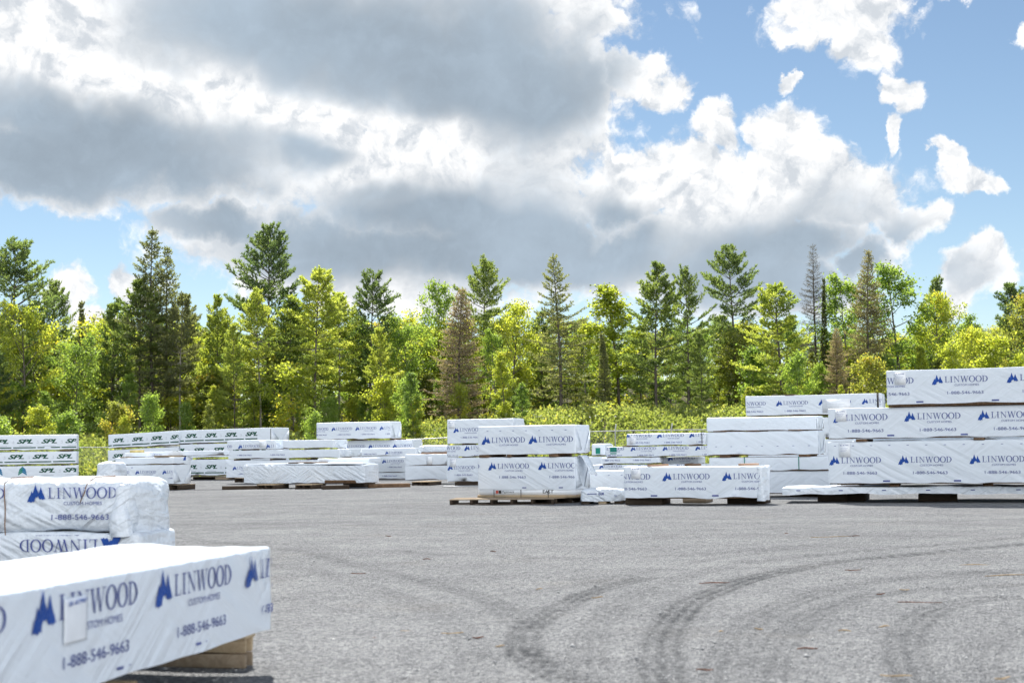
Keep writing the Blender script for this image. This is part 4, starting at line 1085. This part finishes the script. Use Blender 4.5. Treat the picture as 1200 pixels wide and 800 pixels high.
# ------------------------------------------------------------------ chain-link fence
def fence():
    A, B = Vector((-34, 80.5, 0)), Vector((34, 75.8, 0)); Lf = (B - A).length; d = (B - A).normalized(); yaw = math.atan2(d.y, d.x)
    root = tag(empty('chain_link_fence', A, yaw), 'grey chain-link fence with a top rail along the back of the yard', 'fence')
    def z(u): return float(terrain(A.x + d.x * u, A.y + d.y * u))
    hh = lambda u: 1.55 + .62 * float(sst(18, 42, u))
    n = int(Lf / 3.05)
    for i in range(n + 1):
        u = i * 3.05; mb = MB(); zz = z(u)
        mb.tube([(u, 0, zz - .2), (u, 0, zz + hh(u) + .03), (u + .06, -.12, zz + hh(u) + .36)], .034, 8); mb.build('fence_post', M['steel'], root)
    mb = MB(); mb.tube([(u, .0, z(u) + hh(u)) for u in np.arange(0, Lf, 1.5)], .026, 6); mb.build('top_rail', M['steel'], root)
    V = []; F = []; st = .16; w = .0035
    us = np.arange(0, Lf - 2, st)
    for u in us:
        for s in (1, -1):
            a = (u if s > 0 else u + 1.6); b_ = a + s * 1.6
            if b_ < 0 or b_ > Lf: continue
            z0, z1 = z(a) + .03, z(b_) + hh(b_); k_ = len(V)
            V += [(a - w, .03, z0), (a + w, .03, z0), (b_ + w, .03, z1), (b_ - w, .03, z1)]; F.append((k_, k_ + 1, k_ + 2, k_ + 3))
    mb = MB(); mb.add(V, F); o = mb.build('wire_mesh', M['steel'], root); md = o.modifiers.new('solid', 'SOLIDIFY'); md.thickness = .006
fence()

# ------------------------------------------------------------------ trees
def mat_leaf(name, c0, c1, trans=.45, c2=None):
    m = bpy.data.materials.new(name); m.use_nodes = True; t = m.node_tree; t.nodes.clear()
    an = t.nodes.new('ShaderNodeAttribute'); an.attribute_name = 'tone'; tone = S(t, an.outputs['Fac'])
    oi = t.nodes.new('ShaderNodeObjectInfo'); rnd = S(t, oi.outputs['Random'])
    f = (tone * .8 + rnd * .35 - .1)._m('MINIMUM', 1)._m('MAXIMUM', 0)
    col = mixc(t, f, c0, c1)
    if c2: col = mixc(t, (tone * 1.0).sstep(.86, .98) * .6, col, c2)
    df = t.nodes.new('ShaderNodeBsdfDiffuse'); tr = t.nodes.new('ShaderNodeBsdfTranslucent'); gl = t.nodes.new('ShaderNodeBsdfGlossy')
    gl.inputs['Roughness'].default_value = .45; gl.inputs['Color'].default_value = (.5, .5, .5, 1)
    t.links.new(col.k, df.inputs[0])
    tcol = mixc(t, .75, col, (1.18, 1.15, .55), 'MULTIPLY'); hs = t.nodes.new('ShaderNodeHueSaturation'); hs.inputs['Value'].default_value = 3.4; hs.inputs['Saturation'].default_value = 1.05
    t.links.new(tcol.k, hs.inputs['Color']); t.links.new(hs.outputs[0], tr.inputs[0])
    a = t.nodes.new('ShaderNodeMixShader'); a.inputs[0].default_value = trans; t.links.new(df.outputs[0], a.inputs[1]); t.links.new(tr.outputs[0], a.inputs[2])
    b = t.nodes.new('ShaderNodeMixShader'); b.inputs[0].default_value = .06; t.links.new(a.outputs[0], b.inputs[1]); t.links.new(gl.outputs[0], b.inputs[2])
    o = t.nodes.new('ShaderNodeOutputMaterial'); t.links.new(b.outputs[0], o.inputs[0]); return m
LM = {'pine_dark': mat_leaf('pine_needles_dark', (.052, .084, .040), (.13, .168, .070), .48),
      'pine': mat_leaf('pine_needles', (.060, .096, .038), (.155, .190, .068), .48),
      'pine_light': mat_leaf('pine_needles_light', (.115, .155, .046), (.26, .28, .085), .55),
      'spruce': mat_leaf('spruce_needles', (.085, .098, .056), (.17, .182, .092), .46),
      'leaf': mat_leaf('broad_leaves', (.070, .112, .036), (.18, .235, .068), .56),
      'leaf_yellow': mat_leaf('yellowing_leaves', (.125, .155, .034), (.26, .28, .07), .58, (.34, .27, .05)),
      'leaf_olive': mat_leaf('olive_leaves', (.085, .11, .036), (.20, .205, .06), .55, (.30, .20, .05)),
      'brown': mat_leaf('dead_needles', (.15, .122, .095), (.29, .245, .185), .3),
      'dead': mat_leaf('dead_twigs', (.095, .085, .078), (.17, .155, .14), .15),
      'olive_needles': mat_leaf('olive_needles', (.12, .112, .07), (.22, .205, .12), .35),
      'weed': mat_leaf('weeds', (.11, .14, .045), (.24, .265, .10), .46, (.36, .32, .085))}
def mat_bark(name, c):
    m, t, b = newmat(name); co = objco(t)
    mp = t.nodes.new('ShaderNodeMapping'); mp.inputs['Scale'].default_value = (9, 9, 1.6); t.links.new(co.k, mp.inputs[0])
    n = noise(t, S(t, mp.outputs[0]), 1, 6, .7)
    setc(t, b, mixc(t, n.sstep(.3, .7), [x * .5 for x in c], [x * 1.3 for x in c])); b.inputs['Roughness'].default_value = .95; b.inputs['Specular IOR Level'].default_value = .1
    bump(t, b, n, .6, .03); return m
BARK = mat_bark('conifer_bark', (.135, .118, .105)); BARKG = mat_bark('pale_bark', (.27, .25, .23))

def blades(r, pos, dirs, n, ln, wd, spread, tone, up=.0):
    """n thin leaf blades at each position; returns verts, tris, tones"""
    N = len(pos); p = np.repeat(pos, n, 0); d = np.repeat(dirs, n, 0)
    d = d + r.normal(0, spread, (N * n, 3)); d[:, 2] += up; d /= np.linalg.norm(d, axis=1)[:, None] + 1e-9
    a = np.cross(d, r.normal(0, 1, (N * n, 3))); a /= np.linalg.norm(a, axis=1)[:, None] + 1e-9
    l = ln * r.uniform(.6, 1.25, (N * n, 1)); w = wd * r.uniform(.7, 1.3, (N * n, 1))
    p = p + r.normal(0, ln * .12, p.shape)
    V = np.stack([p - a * w * .35, p + a * w * .35, p + d * l * .55 + a * w * .6, p + d * l, p + d * l * .55 - a * w * .6], 1)
    k = np.arange(N * n) * 5
    F = np.stack([k, k + 1, k + 2, k + 3, k + 4], 1).astype(np.int32)
    T = np.clip(np.repeat(tone, n) + r.normal(0, .16, N * n), 0, 1)
    return V.reshape(-1, 3), F, T
def limb(wood, p, az, el, L, r0, bend, seg=5, sides=4, rr=None):
    pts = []; q = np.array(p, float); e = el
    for i in range(seg + 1):
        pts.append(q.copy()); q = q + np.array([math.cos(az) * math.cos(e), math.sin(az) * math.cos(e), math.sin(e)]) * (L / seg)
        e += bend / seg; az += (rr.normal(0, .07) if rr is not None else 0)
    wood.tube(pts, [r0 * (1 - .85 * i / seg) for i in range(seg + 1)], sides, cap=False)
    return np.array(pts)
def along(pts, t):
    f = t * (len(pts) - 1); i = min(int(f), len(pts) - 2); a = pts[i] + (pts[i + 1] - pts[i]) * (f - i); d = pts[i + 1] - pts[i]; return a, d / np.linalg.norm(d)
def trunk(wood, h, r0, rr, sway=.15, sides=9, top=1.0):
    n = 14; a = rr.uniform(0, 6.28, 2)
    pts = [np.array([sway * math.sin(i / n * 3 + a[0]) * i / n, sway * math.sin(i / n * 2.4 + a[1]) * i / n, h * top * i / n - (.3 if i == 0 else 0)]) for i in range(n + 1)]
    pts = np.array(pts)
    wood.tube(pts, [r0 * (1.25 if i == 0 else 1 - .93 * i / n) for i in range(n + 1)], sides, cap=False)
    return pts
def conifer(seed, h, kind):
    rr = np.random.default_rng(seed); wood = MB(); fol = MB()
    K = dict(
        pine=dict(cb=.30, gap=.72, n=5, Lm=.24, el0=-.05, el1=.85, bend=.35, tl=.25, tw=.056, nb=7, sub=9, prof='pine', spread=.75, up=.45, r=.0125, irr=.45),
        youngpine=dict(cb=.18, gap=.72, n=5, Lm=.30, el0=.02, el1=.9, bend=.35, tl=.24, tw=.058, nb=7, sub=9, prof='mix', spread=.75, up=.4, r=.011, irr=.5),
        thinpine=dict(cb=.36, gap=.55, n=5, Lm=.17, el0=.0, el1=.9, bend=.3, tl=.23, tw=.05, nb=9, sub=8, prof='pine', spread=.75, up=.4, r=.009, irr=.4),
        spruce=dict(cb=.17, gap=.58, n=5, Lm=.235, el0=-.22, el1=.75, bend=.45, tl=.15, tw=.045, nb=5, sub=7, prof='cone', spread=.6, up=.1, r=.0115, irr=.5),
        fir=dict(cb=.03, gap=.30, n=6, Lm=.115, el0=-.1, el1=.7, bend=.3, tl=.12, tw=.045, nb=9, sub=6, prof='cone', spread=.6, up=.15, r=.010, irr=.15),
        dead=dict(cb=.10, gap=.36, n=6, Lm=.16, el0=-.15, el1=.55, bend=.25, tl=.16, tw=.018, nb=2, sub=7, prof='cone', spread=.6, up=.0, r=.011, irr=.3),
        brown=dict(cb=.08, gap=.34, n=6, Lm=.20, el0=-.1, el1=.7, bend=.4, tl=.13, tw=.032, nb=3, sub=8, prof='cone', spread=.7, up=.1, r=.011, irr=.35))[kind]
    tp = trunk(wood, h, h * K['r'], rr, .02 * h)
    z = K['cb'] * h
    # bare stubs below the crown
    for i in range(10):
        zz = rr.uniform(.12, K['cb'] + .1) * h; a, _ = along(tp, zz / h); limb(wood, a, rr.uniform(0, 6.28), rr.uniform(-.2, .3), rr.uniform(.3, 1.3), .016, -.2, 3, 3, rr)
    P_, D_, T_ = [], [], []
    while z < h * .985:
        t = max(0.0, (z / h - K['cb']) / (1 - K['cb']))
        if K['prof'] == 'cone': pr = max(0, 1 - t) ** .8 * min(1, .62 + t * 2.2) + .03
        elif K['prof'] == 'mix': pr = max(0, 1 - t) ** .62 * min(1, .5 + t * 2.0) + .03
        else: pr = min(1, .55 + t * 1.3) * min(1, (1 - t) * 1.9 + .14) ** .9
        nb = K['n'] if t < .85 else 4
        a0 = rr.uniform(0, 6.28)
        for b_ in range(nb):
            if rr.random() < (.22 if K['prof'] == 'pine' and t < .6 else .06): continue
            L = K['Lm'] * h * pr * (1 + rr.uniform(-1, .6) * K['irr']); L = max(L, .18)
            el = K['el0'] + (K['el1'] - K['el0']) * t ** 1.6 + rr.normal(0, .12)
            a, _ = along(tp, min(.999, z / h + rr.normal(0, .004)))
            bt = limb(wood, a, a0 + b_ * 6.283 / nb + rr.normal(0, .25), el, L, .010 + .0105 * L, K['bend'], 5, 4, rr)
            bp = np.clip(.5 + rr.normal(0, .20) + .12 * t, 0, 1)
            ns = max(3, int(K['sub'] * min(1, .4 + L / 2.4)))
            for s in range(ns):
                f = .28 + .72 * (s + rr.random() * .6) / ns if K['prof'] != 'cone' else .15 + .85 * (s + rr.random() * .6) / ns
                f = min(f, .995); q, d = along(bt, f)
                sl = (L * .40 * (1.08 - f) + .20) * rr.uniform(.7, 1.2)
                sg = 1 if s % 2 else -1
                side = np.cross(d, (0, 0, 1)); side /= np.linalg.norm(side) + 1e-9
                sdir = d * .75 + side * sg * .8 + np.array([0, 0, .12 + rr.normal(0, .15)]); sdir /= np.linalg.norm(sdir)
                if sl > .35: wood.tube([q, q + sdir * sl], [.011, .004], 3, cap=False)
                nt = max(2, int(sl / (K['tl'] * .62)))
                for j in range(nt):
                    g = (j + .7) / nt; P_.append(q + sdir * sl * g + rr.normal(0, .03, 3)); D_.append(sdir); T_.append(bp + rr.normal(0, .06))
            for f in (.8, .92, 1):
                q, d = along(bt, f * .995); P_.append(q); D_.append(d); T_.append(bp + .08)
        z += K['gap'] * (.7 + .3 * (1 - t)) * rr.uniform(.75, 1.25)
    tip, d = along(tp, .999)
    for i in range(4): P_.append(tip - np.array([0, 0, .12 * i])); D_.append(np.array([0, 0, 1.0])); T_.append(.6)
    V, F, T = blades(rr, np.array(P_), np.array(D_), K['nb'], K['tl'], K['tw'], K['spread'], np.array(T_), K['up'])
    fol.add(V, F, tone=T)
    return wood.mesh(kind + '_trunk', True), fol.mesh(kind + '_crown', False, True), h
def broadleaf(seed, h, kind):
    rr = np.random.default_rng(seed); wood = MB(); fol = MB()
    K = dict(tall=dict(cb=.20, n=20, Lm=.24, el=.75, ls=.21, clump=.46, nl=30, r=.011), round=dict(cb=.14, n=20, Lm=.36, el=.6, ls=.22, clump=.52, nl=34, r=.014),
             bush=dict(cb=.10, n=11, Lm=.34, el=.85, ls=.20, clump=.46, nl=30, r=.011), slim=dict(cb=.12, n=20, Lm=.16, el=.9, ls=.20, clump=.36, nl=30, r=.009))[kind]
    tp = trunk(wood, h, h * K['r'], rr, .045 * h, 8, .96)
    C_, T_ = [], []
    for i in range(K['n']):
        t = K['cb'] + (.96 - K['cb']) * ((i + rr.random()) / K['n']) ; q, _ = along(tp, min(t, .995))
        tt = (t - K['cb']) / (1 - K['cb']); pr = (.45 + 1.5 * tt) if tt < .35 else min(1, 1.25 * max(0, 1 - tt) ** .6 + .12)
        L = K['Lm'] * h * min(pr, 1) * rr.uniform(.6, 1.15)
        bt = limb(wood, q, i * 2.4 + rr.normal(0, .4), K['el'] * (.55 + .7 * tt) + rr.normal(0, .15), L, .012 + .013 * L, .25, 5, 5, rr)
        bp = np.clip(.5 + rr.normal(0, .17), 0, 1)
        for s in range(5):
            f = .35 + .64 * (s + rr.random()) / 5; a, d = along(bt, min(f, .99)); az = math.atan2(d[1], d[0]) + (1 if s % 2 else -1) * rr.uniform(.4, 1.1)
            st = limb(wood, a, az, rr.uniform(.0, .9), L * rr.uniform(.22, .42), .012, .2, 3, 3, rr)
            C_.append(st[-1]); T_.append(bp + rr.normal(0, .1)); C_.append(st[-2] + rr.normal(0, .12, 3)); T_.append(bp + rr.normal(0, .1))
        C_.append(bt[-1]); T_.append(bp)
    C = np.array(C_); T0 = np.array(T_); n = K['nl']; N = len(C) * n
    sz = np.repeat(rr.uniform(.6, 1.3, len(C)), n)[:, None] * K['clump']
    p = np.repeat(C, n, 0) + rr.normal(0, 1, (N, 3)) * sz * np.array([.62, .62, .42])
    d = rr.normal(0, 1, (N, 3)); d[:, 2] -= .3; d /= np.linalg.norm(d, axis=1)[:, None]
    nrm = rr.normal(0, .8, (N, 3)) + np.array([0, 0, 1.0]); a = np.cross(d, nrm); a /= np.linalg.norm(a, axis=1)[:, None] + 1e-9
    l = K['ls'] * rr.uniform(.6, 1.3, (N, 1)); w = l * .33
    V = np.stack([p, p + d * l * .5 + a * w, p + d * l, p + d * l * .5 - a * w], 1)
    k_ = np.arange(N) * 4; F = np.stack([k_, k_ + 1, k_ + 2, k_ + 3], 1).astype(np.int32)
    T = np.clip(np.repeat(T0, n) + rr.normal(0, .17, N), 0, 1)
    fol.add(V.reshape(-1, 3), F, tone=T)
    return wood.mesh(kind + '_trunk', True), fol.mesh(kind + '_crown', False, True), h
LIB = {}
for kd, hh, cnt in (('pine', 15, 6), ('youngpine', 12, 5), ('thinpine', 13, 3), ('spruce', 15, 4), ('fir', 9, 1), ('dead', 15, 2), ('brown', 12, 2)):
    LIB[kd] = [conifer(100 + 17 * i + len(kd), hh, kd) for i in range(cnt)]
for kd, hh, cnt in (('tall', 12, 4), ('round', 10, 4), ('bush', 5, 5), ('slim', 11, 2)):
    LIB[kd] = [broadleaf(300 + 13 * i + len(kd), hh, kd) for i in range(cnt)]
NT = [0]
def tree(kind, leaf, x_px, ytop, Y, wid=1.0, label=None, group=None, var=None, bark=None, name=None, cat='tree', rz=None, X=None, H=None):
    v = LIB[kind]; w, f, h = v[(NT[0] if var is None else var) % len(v)]; NT[0] += 1
    Y += 7.5
    pt = P(x_px, ytop, Y) if X is None else Vector((X * Y / (Y - 7.5), Y, 0)); gz = float(terrain(pt.x, Y)) - .05
    hh = (pt.z - gz) if H is None else H; s = hh / h
    nm = name or {'pine': 'pine_tree', 'youngpine': 'pine_tree', 'thinpine': 'pine_tree', 'spruce': 'spruce_tree', 'fir': 'fir_tree', 'dead': 'dead_tree', 'brown': 'dying_spruce', 'tall': 'broadleaf_tree', 'round': 'broadleaf_tree', 'slim': 'broadleaf_tree', 'bush': 'leafy_bush'}[kind]
    root = tag(empty(nm, (pt.x, Y, gz), random.uniform(0, 6.28) if rz is None else rz), label, cat, group)
    root.scale = (s * wid, s * wid, s)
    for nme, me, mt in (('trunk', w, bark or BARK), ('crown', f, LM[leaf])):
        o = bpy.data.objects.new(nme, me); COL.objects.link(o); o.parent = root
        if not me.materials: me.materials.append(mt)
        o.material_slots[0].link = 'OBJECT'; o.material_slots[0].material = mt
    return root
FRONT = [
    ('pine', 'pine_dark', 14, 284, 94, 1.0, 'dark pine with a rounded top at the left edge of the frame'),
    ('spruce', 'spruce', 180, 266, 91, .92, 'tallest dark spruce at the left, with the highest tip of its close pair'),
    ('spruce', 'spruce', 197, 291, 92, .85, 'dark spruce pressed against the right side of the tallest left-hand spruce'),
    ('thinpine', 'spruce', 212, 345, 90, .9, 'thin dark conifer at the right foot of the left-hand spruce pair'),
    ('thinpine', 'pine', 165, 330, 91, 1.1, 'mid-green thin conifer at the left foot of the left-hand spruce pair'),
    ('pine', 'pine_dark', 313, 270, 98, .85, 'tall dark pine with an open flat-branched top, left of centre'),
    ('thinpine', 'pine_light', 369, 316, 89, 1.15, 'yellow-green pine with a long bare trunk right of the tall open-topped pine'),
    ('thinpine', 'pine_light', 305, 343, 89, 1.0, 'pale-trunked yellow-green pine in front of the tall open-topped pine'),
    ('thinpine', 'pine', 342, 348, 90, 1.0, 'slim green pine between the two yellow-green pines left of centre'),
    ('youngpine', 'pine_light', 253, 352, 92, .8, 'bushy yellow-green pine right of the left-hand spruce pair'),
    ('pine', 'pine_dark', 433, 322, 97, .9, 'dark pine with a long arm reaching right, above the pack with four names'),
    ('thinpine', 'pine_light', 396, 345, 95, 1.1, 'soft yellow-green pine beside the dark long-armed pine'),
    ('tall', 'leaf', 517, 327, 98, .7, 'narrow green broadleaf tree rising behind the brown dying spruce'),
    ('pine', 'pine', 566, 308, 99, .8, 'pine with a flat plume top right of the brown dying spruce'),
    ('brown', 'brown', 538, 338, 89, 1.35, 'broad brown dying spruce left of centre of the picture'),
    ('spruce', 'spruce', 654, 298, 89, 1.05, 'tall symmetrical blue-green spruce near the centre with a bare lower trunk'),
    ('fir', 'spruce', 707, 391, 86, .9, 'small narrow column-like dark fir right of the central spruce'),
    ('dead', 'dead', 699, 344, 102, .55, 'thin bare dead tip between the central spruce and the yellow-green tree'),
    ('slim', 'leaf_yellow', 722, 328, 95, 1.5, 'slim yellow-green broadleaf right of the small narrow fir'),
    ('youngpine', 'pine', 766, 314, 89, 1.05, 'large full green pine with long level lower branches right of centre'),
    ('pine', 'pine', 803, 318, 97, .75, 'slender pine directly behind the large full green pine'),
    ('pine', 'pine_dark', 858, 293, 98, .95, 'tall flat-plated dark pine leaning over the yellow-green pine'),
    ('youngpine', 'pine_light', 913, 333, 86, 1.3, 'broad bright yellow-green pine right of the flat-plated dark pine'),
    ('dead', 'dead', 953, 287, 97, .95, 'tall grey dead conifer with a bare pointed top'),
    ('fir', 'spruce', 964, 328, 96, .34, 'thin dark fir touching the right side of the grey dead conifer'),
    ('brown', 'olive_needles', 1015, 295, 90, 1.0, 'tall half-dead olive-brown spruce behind the topmost pack on the right'),
    ('brown', 'brown', 978, 385, 89, 1.1, 'low brown dying spruce between the yellow-green pine and the tall half-dead spruce'),
    ('tall', 'leaf', 992, 320, 96, 1.0, 'green broadleaf tree on the left of the tall half-dead spruce'),
    ('tall', 'leaf', 1050, 307, 94, 1.15, 'tall leafy broadleaf tree right of the tall half-dead spruce'),
    ('round', 'leaf_yellow', 1100, 345, 94, .8, 'rounded yellow-green broadleaf tree behind the topmost right-hand pack'),
    ('youngpine', 'pine_dark', 1096, 325, 103, .6, 'dark pine tip showing over the yellow-green broadleaf at the right'),
    ('round', 'leaf_yellow', 1138, 385, 87, .9, 'bright yellow-green bushy tree at the lower right, just above the packs'),
    ('youngpine', 'pine_dark', 1180, 333, 98, .95, 'dull dark pine close to the right edge of the frame'),
    ('round', 'leaf_olive', 1205, 345, 94, .8, 'olive broadleaf tree cut by the right frame edge'),
    ('round', 'leaf_yellow', 30, 360, 90, .85, 'yellow-green broadleaf tree below the dark pine at the left edge'),
    ('pine', 'pine', 62, 335, 100, .75, 'small pine peeking over the yellow-green tree at the left'),
    ('round', 'leaf', 92, 398, 89, .9, 'green broadleaf tree left of the left-hand spruce pair'),
    ('fir', 'spruce', 98, 355, 104, .6, 'tiny pointed dark fir against the sky at the left'),
    ('dead', 'dead', 111, 372, 104, .3, 'dead spike against the sky right of the tiny fir'),
    ('youngpine', 'pine_dark', -5, 400, 86, .9, 'dark low pine at the very left edge of the frame'),
    ('youngpine', 'pine', 132, 355, 92, .8, 'soft green pine on the left flank of the left-hand spruce pair'),
    ('youngpine', 'pine_light', 275, 380, 88, .7, 'young yellow-green pine below the tall open-topped pine'),
    ('round', 'leaf_yellow', 600, 358, 95, .8, 'large yellow-green broadleaf tree left of the central spruce'),
    ('tall', 'leaf', 580, 385, 90, .8, 'green broadleaf tree between the brown dying spruce and the central spruce'),
    ('round', 'leaf', 475, 375, 94, .8, 'green broadleaf tree left of the brown dying spruce'),
    ('youngpine', 'pine', 820, 390, 88, .8, 'young green pine between the large full pine and the yellow-green pine'),
    ('youngpine', 'pine_light', 445, 385, 90, .8, 'pale green young pine below the dark long-armed pine'),
    ('tall', 'leaf_yellow', 686, 372, 96, .9, 'yellow-green tree filling the gap behind the small narrow fir'),
]
for i, (kd, lf, x, yt, Y, wd, lab) in enumerate(FRONT):
    tree(kd, lf, x, yt, Y, wd, lab, None, None, BARKG if kd in ('thinpine', 'slim', 'tall') and i % 2 else BARK)
# loosely spaced wood behind the front trees: sorted by look, members of a group cannot be told apart
rb = np.random.default_rng(55)
BACK = [('tall', 'leaf', 'mid-green broadleaf tree filling the wood behind the front trees', 'mid-green trees in the wood'),
        ('round', 'leaf_yellow', 'yellow-green broadleaf tree filling the wood behind the front trees', 'yellow-green trees in the wood'),
        ('youngpine', 'pine', 'plain green pine filling the wood behind the front trees', 'green pines in the wood'),
        ('round', 'leaf_olive', 'olive-tinted broadleaf tree filling the wood behind the front trees', 'olive trees in the wood')]
for rowY, n, (ya, yb) in ((99, 30, (368, 415)), (108, 30, (370, 405)), (118, 28, (372, 400)), (130, 26, (378, 398))):
    for i in range(n):
        x = -60 + 1320 * (i + rb.uniform(.1, .9)) / n; k_ = rb.choice(4, p=[.32, .26, .26, .16]); kd, lf, lab, gr = BACK[k_]
        yt = rb.uniform(ya, yb)
        if 60 < x < 135: yt = max(yt, 385)
        tree(kd, lf, x, yt, rowY + rb.uniform(-3, 3), rb.uniform(.9, 1.3), lab, gr)
UNDER = [('bush', 'leaf_yellow', 'yellow-green bush at the foot of the trees', 'yellow-green bushes along the wood edge'),
         ('bush', 'leaf', 'green bush at the foot of the trees', 'green bushes along the wood edge'),
         ('bush', 'leaf_olive', 'olive and orange tinted bush at the foot of the trees', 'olive bushes along the wood edge')]
for rowY, n, hs in ((77, 30, (1.6, 3.6)), (82, 34, (2.2, 5.2)), (88, 34, (2.2, 5.5)), (93, 34, (2.6, 5.2)), (98, 26, (3, 6))):
    for i in range(n):
        x = -60 + 1320 * (i + rb.uniform(.1, .9)) / n; k_ = rb.choice(3, p=[.48, .40, .12]); kd, lf, lab, gr = UNDER[k_]
        Hh = rb.uniform(*hs)
        if 640 < x < 880 and rowY < 94: continue
        if x >= 880 and rowY < 80: continue
        if rowY < 86 and rb.random() < (.8 if 195 < x < 400 else .45): continue
        tree(kd if rb.random() < .7 else 'slim', lf, 0, 0, rowY + rb.uniform(-3, 3), rb.uniform(.7, 1.35), lab, gr, cat='bush', name='leafy_bush', X=P(x, 500, rowY).x, H=Hh)

# ------------------------------------------------------------------ weeds on the bank
def weeds():
    r = np.random.default_rng(12); n = 19000
    Y = r.uniform(77.5, 101, n); X = r.uniform(-.40, .40, n) * Y; Z = terrain(X, Y)
    patch = Wav(41, .5, .25, 1.4, 10)(X, Y)
    hgt = np.clip(.62 + .34 * patch + r.normal(0, .18, n), .15, 1.3) * (.6 + .4 * sst(78, 84, Y))
    P_ = []; D_ = []; T_ = []
    pos = np.stack([X, Y, Z], 1); mb = MB()
    for lvl in (.25, .5, .75, 1.0):
        q = pos + np.stack([r.normal(0, .05, n), r.normal(0, .05, n), hgt * lvl], 1)
        V, F, T = blades(r, q, np.tile([0, 0, .5], (n, 1)), 3, .20, .085, .9, np.clip(.40 + .22 * patch + (.12 if lvl == 1 else 0) + r.normal(0, .18, n), 0, 1), .3)
        mb.add(V, F, tone=T)
    me = mb.mesh('weeds', False, True)
    tag(link('goldenrod_meadow', me, None, [LM['weed']]), 'rough meadow of yellow-green weeds on the bank behind the fence', None, None, 'stuff')
weeds()
